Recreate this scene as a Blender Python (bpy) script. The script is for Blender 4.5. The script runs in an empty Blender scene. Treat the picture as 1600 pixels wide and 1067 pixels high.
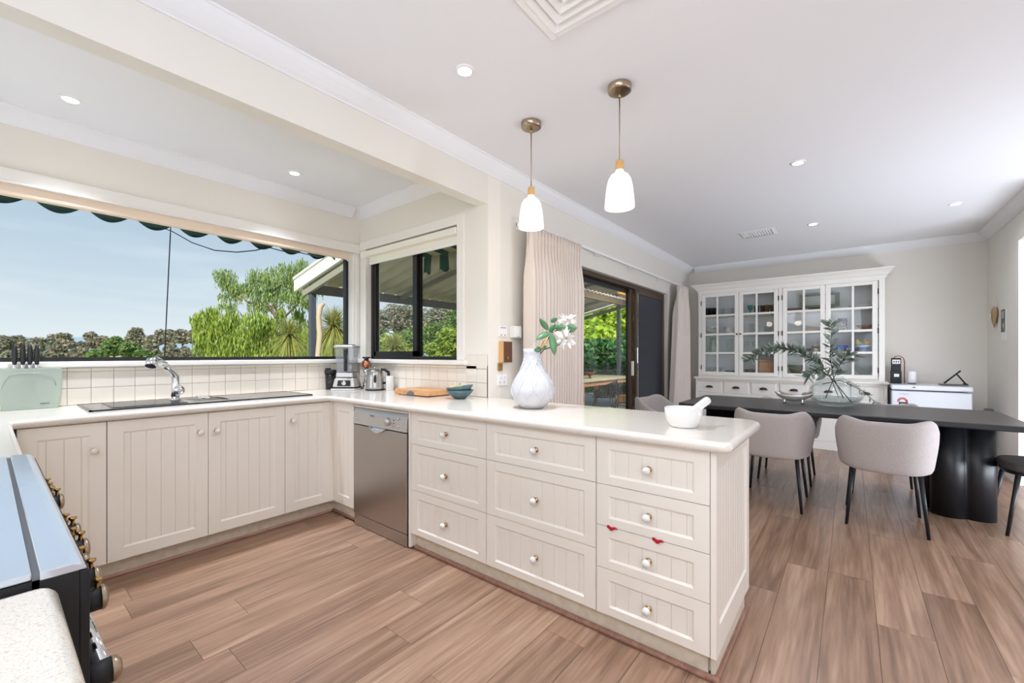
import bpy, bmesh, math, random
from mathutils import Vector, Matrix
R = random.Random(7)
PI = math.pi
S = bpy.context.scene
COL = S.collection

# ------------------------------------------------------------------ camera, sky, sun, exposure
YAW = math.atan2(530, 661)                       # heading of the view, from the +X axis
cd = bpy.data.cameras.new('camera'); cam = bpy.data.objects.new('camera', cd); COL.objects.link(cam)
cam.location = (0, 0, 1.21); cam.rotation_euler = (PI/2, 0, YAW - PI/2)
cd.sensor_width = 36; cd.lens = 661/1600*36; cd.shift_y = 20.5/1600; cd.clip_start = .02; cd.clip_end = 6000
S.camera = cam
S.view_settings.view_transform = 'Standard'; S.view_settings.look = 'None'
S.view_settings.exposure = 0.57; S.view_settings.gamma = 1; S.view_settings.use_curve_mapping = False
S.cycles.max_bounces = 9; S.cycles.diffuse_bounces = 5; S.cycles.glossy_bounces = 4
S.cycles.transparent_max_bounces = 24; S.cycles.transmission_bounces = 6
S.cycles.sample_clamp_indirect = 6; S.cycles.caustics_reflective = False; S.cycles.caustics_refractive = False

def lin(c):
    return tuple(((v/255)/12.92 if v/255 <= .04045 else ((v/255+.055)/1.055)**2.4) for v in c)
def rgba(c): return (*lin(c), 1)

W_ = bpy.data.worlds.new('sky'); S.world = W_; W_.use_nodes = True
nt = W_.node_tree; nt.nodes.clear()
def N(t, ty, **k):
    n = t.nodes.new(ty)
    for a, b in k.items(): setattr(n, a, b)
    return n
def ramp(t, stops, interp='LINEAR'):
    n = t.nodes.new('ShaderNodeValToRGB'); e = n.color_ramp.elements; n.color_ramp.interpolation = interp
    while len(e) < len(stops): e.new(.5)
    for i, (p, c) in enumerate(stops): e[i].position = p; e[i].color = rgba(c)
    return n
tc = N(nt, 'ShaderNodeTexCoord'); sx = N(nt, 'ShaderNodeSeparateXYZ'); nt.links.new(tc.outputs['Generated'], sx.inputs[0])
rp = ramp(nt, [(0, (158, 164, 169)), (.03, (168, 174, 179)), (.12, (150, 161, 171)), (.3, (126, 144, 162)), (1, (84, 118, 160))])
nt.links.new(sx.outputs['Z'], rp.inputs[0])
mp = N(nt, 'ShaderNodeMapping'); mp.inputs['Scale'].default_value = (1.3, 1.3, 9); nt.links.new(tc.outputs['Generated'], mp.inputs[0])
nz = N(nt, 'ShaderNodeTexNoise'); nz.inputs['Scale'].default_value = 1.6; nz.inputs['Detail'].default_value = 6
nt.links.new(mp.outputs[0], nz.inputs['Vector'])
cr = ramp(nt, [(.5, (0, 0, 0)), (.85, (150, 150, 150))]); nt.links.new(nz.outputs['Fac'], cr.inputs[0])
mx = N(nt, 'ShaderNodeMixRGB'); mx.inputs[2].default_value = rgba((212, 212, 212))
nt.links.new(cr.outputs[0], mx.inputs[0]); nt.links.new(rp.outputs[0], mx.inputs[1])
bg = N(nt, 'ShaderNodeBackground'); bg.inputs[1].default_value = 1.4; nt.links.new(mx.outputs[0], bg.inputs[0])
wo = N(nt, 'ShaderNodeOutputWorld'); nt.links.new(bg.outputs[0], wo.inputs[0])

def light(name, kind, loc, power, color=(255, 255, 255), size=None, size_y=None, direction=None, parent=None, spot=None, blend=.5):
    l = bpy.data.lights.new(name, kind); l.energy = power; l.color = lin(color)
    o = bpy.data.objects.new(name, l); COL.objects.link(o); o.location = loc
    if kind == 'AREA':
        if size_y: l.shape = 'RECTANGLE'; l.size = size; l.size_y = size_y
        else: l.shape = 'DISK'; l.size = size
    if kind == 'POINT' and size: l.shadow_soft_size = size
    if kind == 'SPOT': l.spot_size = spot; l.spot_blend = blend; l.shadow_soft_size = size or .03
    if direction: o.rotation_euler = Vector(direction).to_track_quat('-Z', 'Y').to_euler()
    if parent: o.parent = parent
    return o
sun = light('sun', 'SUN', (0, -8, 20), 4.2, (255, 246, 228), direction=(.55, .5, -.62)); sun.data.angle = .01
# unseen area lights added around the room, standing in for daylight and bounce
FILL = [((-.54, -.9, 1.3), 23, 1.5, 1.6, (1, .1, .05)), ((-.52, 2.9, 1.35), 7, 1.0, .7, (1, 0, .8)),
       ((-.54, .6, 2.1), 20, 1.6, .7, (1, .1, -.5)), ((4.3, -2.2, .4), 62, 2.0, .8, (.6, .75, .72)), ((1.9, -2.6, .6), 12, 4.0, 2.0, (.1, .12, 1))]
for i, (p, w, sxx, syy, d) in enumerate(FILL):
    light('fill_light', 'AREA', p, w, (229, 237, 251), sxx, syy, d)
DOWN_W = 14.5; PEND_W = 2.4; FAR_W = 3

# ------------------------------------------------------------------ materials
def mat(name, c, rough=.5, metal=0, spec=.5, noise=None, bump=None, coat=0, emit=None, sheen=0):
    m = bpy.data.materials.new(name); m.use_nodes = True; t = m.node_tree; b = t.nodes['Principled BSDF']
    b.inputs['Base Color'].default_value = rgba(c); b.inputs['Roughness'].default_value = rough
    b.inputs['Metallic'].default_value = metal; b.inputs['Specular IOR Level'].default_value = spec
    b.inputs['Coat Weight'].default_value = coat; b.inputs['Coat Roughness'].default_value = .08
    if sheen: b.inputs['Sheen Weight'].default_value = sheen
    if emit: b.inputs['Emission Color'].default_value = rgba(c); b.inputs['Emission Strength'].default_value = emit
    if noise:
        scale, c2, amt = noise[:3]; vec = noise[3] if len(noise) > 3 else (1, 1, 1)
        a = N(t, 'ShaderNodeTexCoord'); q = N(t, 'ShaderNodeMapping'); q.inputs['Scale'].default_value = vec
        n = N(t, 'ShaderNodeTexNoise'); n.inputs['Scale'].default_value = scale; n.inputs['Detail'].default_value = 5
        t.links.new(a.outputs['Object'], q.inputs[0]); t.links.new(q.outputs[0], n.inputs['Vector'])
        r = ramp(t, [(.5-amt/2, c), (.5+amt/2, c2)]); t.links.new(n.outputs['Fac'], r.inputs[0]); t.links.new(r.outputs[0], b.inputs['Base Color'])
    if bump:
        scale, st = bump[:2]; vec = bump[2] if len(bump) > 2 else (1, 1, 1)
        a = N(t, 'ShaderNodeTexCoord'); q = N(t, 'ShaderNodeMapping'); q.inputs['Scale'].default_value = vec
        n = N(t, 'ShaderNodeTexNoise'); n.inputs['Scale'].default_value = scale; n.inputs['Detail'].default_value = 4
        bp = N(t, 'ShaderNodeBump'); bp.inputs['Strength'].default_value = st; bp.inputs['Distance'].default_value = .004
        t.links.new(a.outputs['Object'], q.inputs[0]); t.links.new(q.outputs[0], n.inputs['Vector'])
        t.links.new(n.outputs['Fac'], bp.inputs['Height']); t.links.new(bp.outputs[0], b.inputs['Normal'])
    return m
def glass(name, tint=(255, 255, 255), ior=1.45, rough=0.0, milky=None, refl=1.0):
    m = bpy.data.materials.new(name); m.use_nodes = True; t = m.node_tree; t.nodes.clear()
    tr = N(t, 'ShaderNodeBsdfTransparent'); tr.inputs[0].default_value = rgba(tint)
    gl = N(t, 'ShaderNodeBsdfGlossy'); gl.inputs['Roughness'].default_value = rough
    gl.inputs[0].default_value = (refl, refl, refl, 1)
    lw = N(t, 'ShaderNodeLayerWeight'); lw.inputs[0].default_value = .5
    pw = N(t, 'ShaderNodeMath', operation='POWER'); pw.inputs[1].default_value = 4.5; t.links.new(lw.outputs['Facing'], pw.inputs[0])
    fr = N(t, 'ShaderNodeMath', operation='MULTIPLY_ADD'); fr.inputs[1].default_value = .6; fr.inputs[2].default_value = ((ior-1)/(ior+1))**2*.9; t.links.new(pw.outputs[0], fr.inputs[0])
    mi = N(t, 'ShaderNodeMixShader'); t.links.new(fr.outputs[0], mi.inputs[0])
    a = tr.outputs[0]
    if milky:
        df = N(t, 'ShaderNodeBsdfDiffuse'); df.inputs[0].default_value = rgba(milky[0])
        m2 = N(t, 'ShaderNodeMixShader'); m2.inputs[0].default_value = milky[1]
        t.links.new(a, m2.inputs[1]); t.links.new(df.outputs[0], m2.inputs[2]); a = m2.outputs[0]
    t.links.new(a, mi.inputs[1]); t.links.new(gl.outputs[0], mi.inputs[2])
    o = N(t, 'ShaderNodeOutputMaterial'); t.links.new(mi.outputs[0], o.inputs[0])
    return m
def leafmat(name, cols, trans=.35, rough=.55):
    m = bpy.data.materials.new(name); m.use_nodes = True; t = m.node_tree; t.nodes.clear()
    g = N(t, 'ShaderNodeNewGeometry'); k = len(cols)
    r = ramp(t, [(i/max(1, k-1), c) for i, c in enumerate(cols)]); t.links.new(g.outputs['Random Per Island'], r.inputs[0])
    d = N(t, 'ShaderNodeBsdfPrincipled'); d.inputs['Roughness'].default_value = rough; t.links.new(r.outputs[0], d.inputs['Base Color'])
    tl = N(t, 'ShaderNodeBsdfTranslucent'); t.links.new(r.outputs[0], tl.inputs[0])
    mi = N(t, 'ShaderNodeMixShader'); mi.inputs[0].default_value = trans
    t.links.new(d.outputs[0], mi.inputs[1]); t.links.new(tl.outputs[0], mi.inputs[2])
    o = N(t, 'ShaderNodeOutputMaterial'); t.links.new(mi.outputs[0], o.inputs[0]); return m
def emis(name, c, st):
    m = bpy.data.materials.new(name); m.use_nodes = True; t = m.node_tree; t.nodes.clear()
    e = N(t, 'ShaderNodeEmission'); e.inputs[0].default_value = rgba(c); e.inputs[1].default_value = st
    o = N(t, 'ShaderNodeOutputMaterial'); t.links.new(e.outputs[0], o.inputs[0]); return m

def woodmat(name, cols, scale=(1, 12, 12), rough=.35, rand=.5, ring=True):
    m = bpy.data.materials.new(name); m.use_nodes = True; t = m.node_tree; b = t.nodes['Principled BSDF']
    b.inputs['Roughness'].default_value = rough
    a = N(t, 'ShaderNodeTexCoord'); oi = N(t, 'ShaderNodeObjectInfo')
    ad = N(t, 'ShaderNodeVectorMath', operation='ADD'); sc = N(t, 'ShaderNodeVectorMath', operation='SCALE'); sc.inputs['Scale'].default_value = 37
    cb = N(t, 'ShaderNodeCombineXYZ')
    for i in range(3): t.links.new(oi.outputs['Random'], cb.inputs[i])
    t.links.new(cb.outputs[0], sc.inputs[0]); t.links.new(a.outputs['Object'], ad.inputs[0]); t.links.new(sc.outputs[0], ad.inputs[1])
    q = N(t, 'ShaderNodeMapping'); q.inputs['Scale'].default_value = scale; t.links.new(ad.outputs[0], q.inputs[0])
    n1 = N(t, 'ShaderNodeTexNoise'); n1.inputs['Scale'].default_value = 1.1; n1.inputs['Detail'].default_value = 8; n1.inputs['Distortion'].default_value = 1.2
    t.links.new(q.outputs[0], n1.inputs['Vector'])
    n2 = N(t, 'ShaderNodeTexNoise'); n2.inputs['Scale'].default_value = 7; n2.inputs['Detail'].default_value = 6; t.links.new(q.outputs[0], n2.inputs['Vector'])
    w = N(t, 'ShaderNodeMath', operation='MULTIPLY'); w.inputs[1].default_value = .42; t.links.new(n2.outputs['Fac'], w.inputs[0])
    w2 = N(t, 'ShaderNodeMath', operation='MULTIPLY_ADD'); w2.inputs[1].default_value = .58; t.links.new(n1.outputs['Fac'], w2.inputs[0]); t.links.new(w.outputs[0], w2.inputs[2])
    f = N(t, 'ShaderNodeMath', operation='MULTIPLY_ADD'); f.inputs[1].default_value = rand; t.links.new(oi.outputs['Random'], f.inputs[0])
    w3 = N(t, 'ShaderNodeMath', operation='SUBTRACT'); w3.inputs[1].default_value = rand/2; t.links.new(w2.outputs[0], w3.inputs[0]); t.links.new(w3.outputs[0], f.inputs[2])
    k = len(cols); r = ramp(t, [(.34+.32*i/(k-1), c) for i, c in enumerate(cols)]); t.links.new(f.outputs[0], r.inputs[0]); t.links.new(r.outputs[0], b.inputs['Base Color'])
    bp = N(t, 'ShaderNodeBump'); bp.inputs['Strength'].default_value = .12; bp.inputs['Distance'].default_value = .002
    t.links.new(n2.outputs['Fac'], bp.inputs['Height']); t.links.new(bp.outputs[0], b.inputs['Normal'])
    return m
def stonemat():
    m = bpy.data.materials.new('engineered_stone'); m.use_nodes = True; t = m.node_tree; b = t.nodes['Principled BSDF']
    b.inputs['Roughness'].default_value = .13; b.inputs['Specular IOR Level'].default_value = .5
    a = N(t, 'ShaderNodeTexCoord')
    v = N(t, 'ShaderNodeTexVoronoi'); v.inputs['Scale'].default_value = 330; t.links.new(a.outputs['Object'], v.inputs['Vector'])
    n = N(t, 'ShaderNodeTexNoise'); n.inputs['Scale'].default_value = 280; n.inputs['Detail'].default_value = 3; t.links.new(a.outputs['Object'], n.inputs['Vector'])
    r = ramp(t, [(.0, (184, 176, 166)), (.13, (208, 201, 192)), (.25, (229, 223, 213)), (1, (237, 231, 221))]); t.links.new(v.outputs['Distance'], r.inputs[0])
    r2 = ramp(t, [(.34, (224, 215, 203)), (.44, (255, 255, 255))]); t.links.new(n.outputs['Fac'], r2.inputs[0])
    x = N(t, 'ShaderNodeMixRGB', blend_type='MULTIPLY'); x.inputs[0].default_value = .7
    t.links.new(r.outputs[0], x.inputs[1]); t.links.new(r2.outputs[0], x.inputs[2]); t.links.new(x.outputs[0], b.inputs['Base Color'])
    return m

M = dict(
    wall=mat('wall_paint', (229, 225, 216), .65, bump=(300, .04)),
    nook=mat('nook_wall_paint', (236, 231, 221), .6),
    ceil=mat('ceiling_paint', (238, 239, 241), .8),
    trim=mat('gloss_trim_paint', (240, 236, 229), .3),
    cab=mat('cream_cabinet_vinyl', (245, 239, 228), .33),
    kick=mat('cream_kickboard', (232, 224, 206), .45, noise=(30, (214, 203, 182), .5)),
    stone=stonemat(),
    floor=woodmat('oak_floor', [(120, 93, 75), (143, 113, 92), (162, 130, 108), (180, 150, 127)], (.55, 9, 9), .28, .14),
    floorslab=mat('floor_joint', (120, 94, 79), .6),
    quad=woodmat('timber_beading', [(136, 98, 82), (164, 124, 106), (178, 140, 122)], (2, 20, 20), .4, .2),
    tile=mat('cream_wall_tile', (236, 228, 215), .14),
    grout=mat('tile_grout', (198, 188, 174), .8),
    white=mat('white_plastic', (240, 240, 238), .35),
    ceramic=mat('white_ceramic', (232, 231, 228), .18),
    vase=None,
    brass=mat('polished_brass', (190, 150, 88), .2, 1),
    chrome=mat('chrome', (225, 227, 230), .07, 1),
    steel=mat('brushed_steel', (186, 183, 180), .3, 1, bump=(60, .06, (1, 1, 30))),
    steel2=mat('silver_plastic', (206, 203, 200), .35, .6),
    black=mat('black_frame', (16, 15, 17), .35),
    bronze=mat('bronze_aluminium', (92, 74, 60), .38, .5),
    dblack=mat('matt_black', (26, 27, 30), .55),
    table=mat('black_oak_tabletop', (52, 49, 48), .36, noise=(6, (70, 66, 63), .5, (12, 1, 12))),
    tleg=mat('black_table_base', (24, 25, 29), .4),
    metal=mat('charcoal_metal_leg', (38, 40, 43), .42, .3),
    fabric=mat('light_grey_fabric', (200, 192, 188), .95, noise=(170, (174, 167, 164), .5), bump=(500, .5), sheen=.2),
    charcoal=mat('charcoal_fabric', (92, 88, 86), .95, noise=(200, (70, 67, 66), .5), bump=(500, .4)),
    curtain=mat('linen_curtain', (226, 215, 205), .9, bump=(240, .2)),
    blind=mat('blind_fabric', (243, 238, 228), .8),
    pblind=mat('peach_cream_blind', (238, 218, 196), .8),
    glasspane=glass('window_glass', (252, 254, 253), 1.12),
    cabglass=glass('cabinet_glass', (252, 253, 253), 1.25),
    clear=glass('clear_glass', (249, 251, 251), 1.5),
    clearthick=glass('vase_glass', (248, 250, 250), 1.55),
    water=glass('water_line', (232, 236, 235), 1.33),
    acrylic=glass('frosted_acrylic', (232, 240, 234), 1.45, .15, ((214, 224, 214), .42)),
    smoke=glass('smoked_plastic', (120, 120, 122), 1.45, .1, ((70, 70, 72), .35)),
    hutch=mat('white_lacquer', (242, 239, 232), .4),
    hutchin=mat('cabinet_lining', (226, 229, 230), .6),
    pewter=mat('dark_pewter', (72, 66, 64), .35, .8),
    mesh=glass('screen_mesh', (84, 92, 104), 1.2, .4, ((58, 66, 80), .62)),
    teal=mat('teal_glaze', (86, 112, 118), .25, noise=(60, (72, 96, 102), .5)),
    board=woodmat('camphor_board', [(158, 98, 66), (206, 150, 98), (226, 176, 120)], (6, 2, 6), .4, .1),
    red=mat('red_cloth', (190, 24, 40), .8),
    shade=emis('opal_glass_lit', (255, 247, 236), .92),
    bulb=emis('lamp_glow', (255, 250, 240), 4.5),
    down=emis('downlight_glow', (255, 253, 248), 14),
    shadewood=mat('pale_wood', (216, 172, 110), .5),
    nickel=mat('antique_nickel', (176, 158, 138), .28, 1),
    leaf=mat('glossy_leaf', (52, 106, 62), .28, noise=(9, (108, 150, 108), .6)),
    leaf2=mat('olive_leaf', (78, 96, 82), .5, noise=(14, (150, 164, 150), .6)),
    stem=mat('dark_stem', (66, 58, 44), .7),
    petal=mat('white_petal', (248, 244, 240), .7),
    freezer=mat('white_enamel', (232, 236, 242), .25),
    sinkblack=mat('black_sink', (22, 22, 24), .22),
    hobglass=mat('steel_lid', (222, 230, 240), .16, .6),
    greystrip=mat('grey_seal', (104, 106, 110), .5),
)
M['vase'] = mat('textured_vase_glaze', (204, 204, 208), .5, bump=(38, 1.0))

# ------------------------------------------------------------------ mesh builder
class MB:
    def __init__(s): s.v = []; s.f = []; s.mi = []; s.sm = []; s.m = 0
    def face(s, idx, smooth=False): s.f.append(tuple(idx)); s.mi.append(s.m); s.sm.append(smooth)
    def box(s, x0, x1, y0, y1, z0, z1):
        if x0 > x1: x0, x1 = x1, x0
        if y0 > y1: y0, y1 = y1, y0
        if z0 > z1: z0, z1 = z1, z0
        b = len(s.v)
        s.v += [(x0,y0,z0),(x1,y0,z0),(x1,y1,z0),(x0,y1,z0),(x0,y0,z1),(x1,y0,z1),(x1,y1,z1),(x0,y1,z1)]
        for q in ((0,3,2,1),(4,5,6,7),(0,1,5,4),(1,2,6,5),(2,3,7,6),(3,0,4,7)): s.face([b+i for i in q])
        return s
    def poly(s, pts): b = len(s.v); s.v += [tuple(p) for p in pts]; s.face(range(b, b+len(pts))); return s
    def prism(s, pts, z0, z1):
        """pts counter-clockwise in xy"""
        b = len(s.v); n = len(pts)
        s.v += [(p[0], p[1], z0) for p in pts] + [(p[0], p[1], z1) for p in pts]
        s.face([b+i for i in reversed(range(n))]); s.face([b+n+i for i in range(n)])
        for i in range(n): j = (i+1) % n; s.face([b+i, b+j, b+n+j, b+n+i])
        return s
    def extr(s, pts, d):
        """planar polygon (3d pts) extruded by vector d"""
        b = len(s.v); n = len(pts); d = Vector(d)
        s.v += [tuple(p) for p in pts] + [tuple(Vector(p)+d) for p in pts]
        s.face([b+i for i in reversed(range(n))]); s.face([b+n+i for i in range(n)])
        for i in range(n): j = (i+1) % n; s.face([b+i, b+j, b+n+j, b+n+i])
        return s
    def lathe(s, prof, c=(0, 0, 0), seg=24, axis='z', cap=True, smooth=True, sx=1, sy=1):
        b = len(s.v); k = len(prof)
        for i in range(seg):
            a = 2*PI*i/seg; ca, sa = math.cos(a)*sx, math.sin(a)*sy
            for r, h in prof:
                p = (r*ca, r*sa, h)
                if axis == 'x': p = (h, r*ca, r*sa)
                if axis == 'y': p = (r*sa, h, r*ca)
                if axis == '-x': p = (-h, r*sa, r*ca)
                if axis == '-y': p = (r*ca, -h, r*sa)
                s.v.append((p[0]+c[0], p[1]+c[1], p[2]+c[2]))
        for i in range(seg):
            j = (i+1) % seg
            for q in range(k-1): s.face([b+i*k+q, b+j*k+q, b+j*k+q+1, b+i*k+q+1], smooth)
        if cap:
            if prof[0][0] > 1e-6: s.face([b+i*k for i in reversed(range(seg))])
            if prof[-1][0] > 1e-6: s.face([b+i*k+k-1 for i in range(seg)])
        return s
    def tube(s, pts, r, seg=8, smooth=True):
        pts = [Vector(p) for p in pts]; n = len(pts); rr = r if isinstance(r, (list, tuple)) else [r]*n
        b = len(s.v); up = Vector((0, 0, 1)); prev = None
        for i, p in enumerate(pts):
            d = (pts[min(i+1, n-1)] - pts[max(i-1, 0)]).normalized()
            if prev is None:
                u = up if abs(d.dot(up)) < .95 else Vector((1, 0, 0)); a = d.cross(u).normalized()
            else: a = (prev - d*prev.dot(d)).normalized()
            prev = a; c = d.cross(a)
            for k in range(seg):
                t = 2*PI*k/seg; s.v.append(tuple(p + (a*math.cos(t) + c*math.sin(t))*rr[i]))
        for i in range(n-1):
            for k in range(seg):
                l = (k+1) % seg; s.face([b+i*seg+k, b+i*seg+l, b+(i+1)*seg+l, b+(i+1)*seg+k], smooth)
        s.face([b+k for k in reversed(range(seg))]); s.face([b+(n-1)*seg+k for k in range(seg)])
        return s
    def sph(s, c, r, seg=14, rings=8, sc=(1, 1, 1)):
        b = len(s.v)
        for i in range(rings+1):
            t = PI*i/rings
            for k in range(seg):
                a = 2*PI*k/seg
                s.v.append((c[0]+r*sc[0]*math.sin(t)*math.cos(a), c[1]+r*sc[1]*math.sin(t)*math.sin(a), c[2]-r*sc[2]*math.cos(t)))
        for i in range(rings):
            for k in range(seg): l = (k+1) % seg; s.face([b+i*seg+k, b+i*seg+l, b+(i+1)*seg+l, b+(i+1)*seg+k], True)
        return s
    def grid(s, fn, nu, nv, smooth=True):
        b = len(s.v)
        for i in range(nu+1):
            for j in range(nv+1): s.v.append(tuple(fn(i/nu, j/nv)))
        for i in range(nu):
            for j in range(nv): a = b+i*(nv+1)+j; s.face([a, a+nv+1, a+nv+2, a+1], smooth)
        return s
    def xform(s, mtx, start=0): s.v[start:] = [tuple(mtx @ Vector(p)) for p in s.v[start:]]; return s

WORLD = {}
def link(o, parent=None):
    COL.objects.link(o)
    if parent: o.parent = parent
def mesh(name, mb, mats, c=(0, 0, 0)):
    me = bpy.data.meshes.new(name)
    me.from_pydata([(p[0]-c[0], p[1]-c[1], p[2]-c[2]) for p in mb.v], [], mb.f)
    for m in (mats if isinstance(mats, (list, tuple)) else [mats]): me.materials.append(m)
    me.polygons.foreach_set('material_index', mb.mi); me.polygons.foreach_set('use_smooth', mb.sm); me.update()
    return me
def tag(o, label=None, cat=None, group=None, kind=None):
    if label: o['label'] = label
    if cat: o['category'] = cat
    if group: o['group'] = group
    if kind: o['kind'] = kind
    return o
def obj(name, mb, mats, parent=None, bevel=0, sub=0, solid=0, label=None, cat=None, group=None, kind=None, base=False, segs=2):
    xs, ys, zs = zip(*mb.v)
    c = ((min(xs)+max(xs))/2, (min(ys)+max(ys))/2, min(zs) if (parent is None or base) else (min(zs)+max(zs))/2)
    o = bpy.data.objects.new(name, mesh(name, mb, mats, c)); link(o, parent)
    w = WORLD.get(parent.name, (0, 0, 0)) if parent else (0, 0, 0)
    o.location = (c[0]-w[0], c[1]-w[1], c[2]-w[2]); WORLD[o.name] = c
    if solid: m = o.modifiers.new('solid', 'SOLIDIFY'); m.thickness = solid; m.offset = 0
    if bevel: m = o.modifiers.new('bevel', 'BEVEL'); m.width = bevel; m.segments = segs; m.limit_method = 'ANGLE'; m.angle_limit = .6
    if sub: m = o.modifiers.new('sub', 'SUBSURF'); m.levels = sub; m.render_levels = sub
    return tag(o, label, cat, group, kind)
def struct(name, mb, mats, parent=None, bevel=0):
    return obj(name, mb, mats, parent, bevel=bevel, kind=None if parent else 'structure')
def thing(name, label, cat, loc=(0, 0, 0), rotz=0, group=None, local=False, kind=None):
    o = bpy.data.objects.new(name, None); o.empty_display_size = .05; COL.objects.link(o)
    o.location = loc; o.rotation_euler = (0, 0, rotz)
    WORLD[o.name] = (0, 0, 0) if (local or rotz) else tuple(loc)
    return tag(o, label, cat, group, kind)
def dup(root, loc, rotz=None, label=None, group=None, parent=None):
    def cp(o, par):
        c = o.copy(); COL.objects.link(c); c.parent = par
        for ch in KIDS.get(o.name) or [k for k in o.children]: cp(ch, c)
        return c
    r = cp(root, parent); r.location = loc
    if rotz is not None: r.rotation_euler = (0, 0, rotz)
    if label: r['label'] = label
    if group: r['group'] = group
    return r
KIDS = {}
def ray(px, py):
    c, s = math.cos(YAW), math.sin(YAW); u = (px-800)/661; v = -(py-554)/661
    return Vector((c+u*s, s-u*c, v))
def at(px, py, depth): return Vector((0, 0, 1.21)) + ray(px, py)*depth
def text(name, body, size, mat_, mtx, parent=None, extr=.0004):
    c = bpy.data.curves.new(name, 'FONT'); c.body = body; c.size = size; c.align_x = 'CENTER'; c.align_y = 'CENTER'; c.extrude = extr
    o = bpy.data.objects.new(name, c); bpy.context.view_layer.update()
    COL.objects.link(o); bpy.context.view_layer.update()
    me = bpy.data.meshes.new_from_object(o.evaluated_get(bpy.context.evaluated_depsgraph_get()))
    bpy.data.objects.remove(o); me.materials.clear(); me.materials.append(mat_)
    q = bpy.data.objects.new(name, me); link(q, parent); q.matrix_local = mtx; return q

# ------------------------------------------------------------------ the shell
YS, YD, XN, XF, ZC, XW = 3.72, 2.05, 2.28, 7.15, 2.60, -.62   # sink wall, patio-door wall, nook wall, far wall, ceiling, cooker wall
floor = struct('floor', MB().box(XW, XF, -4, YS, -.12, -.012), M['floorslab'])
struct('ceiling', MB().box(XW-.1, XF+.12, -4.1, YS+.15, ZC, ZC+.12), M['ceil'])
# floor planks, laid along X
PCACHE = {}
PW, PL = .19, 1.22
row = 0; y = -1.99
while y < 3.13:
    y1 = min(y+PW, 3.135); x = XW - R.random()*PL
    xmax = XF if y1 <= 2.06 else 1.695
    xmin = .1 if y > .9 else XW+.3
    while x < xmax:
        a, b = max(x, xmin), min(x+PL, xmax)
        # the part under the peninsula is not laid
        if b-a > .03:
            key = (round(b-a, 3), round(y1-y, 3))
            if key not in PCACHE:
                mb = MB(); L, Wd = key; g = .0002; hx, hy = L/2-g, Wd/2-g
                mb.box(-hx, hx, -hy, hy, -.011, -.001); k = len(mb.v)
                mb.v[4:8] = [(-hx+.0005, -hy+.0005, 0), (hx-.0005, -hy+.0005, 0), (hx-.0005, hy-.0005, 0), (-hx+.0005, hy-.0005, 0)]
                PCACHE[key] = mesh('plank', mb, M['floor'])
            o = bpy.data.objects.new('plank', PCACHE[key]); link(o, floor)
            w = WORLD[floor.name]; o.location = ((a+b)/2-w[0], (y+y1)/2-w[1], 0-w[2])
        x += PL
    y = y1 if y1 < y+PW else y+PW
    row += 1

# sink wall with the long window
w1 = MB(); WX0, WX1, WZ0, WZ1 = -.35, 2.222, 1.165, 2.20
w1.box(XW, XF if False else XN+.14, YS, YS+.16, -.1, WZ0); w1.box(XW, XN+.14, YS, YS+.16, WZ1, ZC); w1.box(XW, WX0, YS, YS+.16, WZ0, WZ1); w1.box(WX1, XN+.14, YS, YS+.16, WZ0, WZ1)
wall_sink = struct('wall_left', w1, M['nook'])
w2 = MB(); NY0, NY1, NZ0, NZ1 = 2.355, 3.60, 1.165, 2.205
w2.box(XN, XN+.14, YD, NY0, -.1, ZC); w2.box(XN, XN+.14, NY1, YS, -.1, ZC); w2.box(XN, XN+.14, NY0, NY1, -.1, NZ0); w2.box(XN, XN+.14, NY0, NY1, NZ1, ZC)
wall_nook = struct('wall_nook', w2, M['nook'])
w3 = MB(); DX0, DX1, DZ = 3.47, 6.12, 2.075
w3.box(XN+.14, DX0, YD, YD+.2, -.1, ZC); w3.box(DX1, XF+.12, YD, YD+.2, -.1, ZC); w3.box(DX0, DX1, YD, YD+.2, DZ, ZC)
struct('wall_patio', w3, M['wall'])
struct('wall_far', MB().box(XF, XF+.12, -4, YD, -.1, ZC), M['wall'])
w4 = MB(); w4.box(6.0, XF, -1.33, -1.21, -.1, ZC); w4.box(5.1, 6.0, -1.33, -1.21, 2.27, ZC)
struct('wall_right', w4, M['wall'])
w5 = MB(); w5.box(XW, -.4, -4.12, -4, -.1, ZC); w5.box(5.9, XF, -4.12, -4, -.1, ZC); w5.box(-.4, 5.9, -4.12, -4, 2.35, ZC); w5.box(-.4, 5.9, -4.12, -4, -.1, .35); w5.box(3.0, 5.9, -4.12, -4, .35, 2.35)
struct('wall_rear', w5, M['wall'])
struct('wall_cooker', MB().box(XW-.12, XW, -4.12, YS+.16, -.1, ZC), M['wall'])
struct('trim_1', MB().box(XW, XN, YD, YD+.095, 2.30, ZC), M['wall'])    # dropped beam
# cove cornices
def cornice(n, p0, p1, nrm):
    mb = MB(); prof = [(0, 0), (.008, 0), (.012, .006), (.03, .018), (.05, .036), (.068, .056), (.082, .078), (.09, .082), (.09, .09), (0, .09)]
    d = Vector(p1)-Vector(p0); q = [(p0[0]+nrm[0]*a, p0[1]+nrm[1]*a, ZC-.09+b) for a, b in prof]
    mb.extr(q, (d.x, d.y, 0)); struct(n, mb, M['ceil'])
cornice('trim_2', (XW, YD), (XF, YD), (0, -1)); cornice('trim_3', (XF, -1.21), (XF, YD-.09), (-1, 0))
cornice('trim_4', (5.1, -1.21), (XF-.09, -1.21), (0, 1)); cornice('trim_5', (XW, YS), (XN-.09, YS), (0, -1)); cornice('trim_6', (XN, YD+.095), (XN, YS), (-1, 0))
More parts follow.
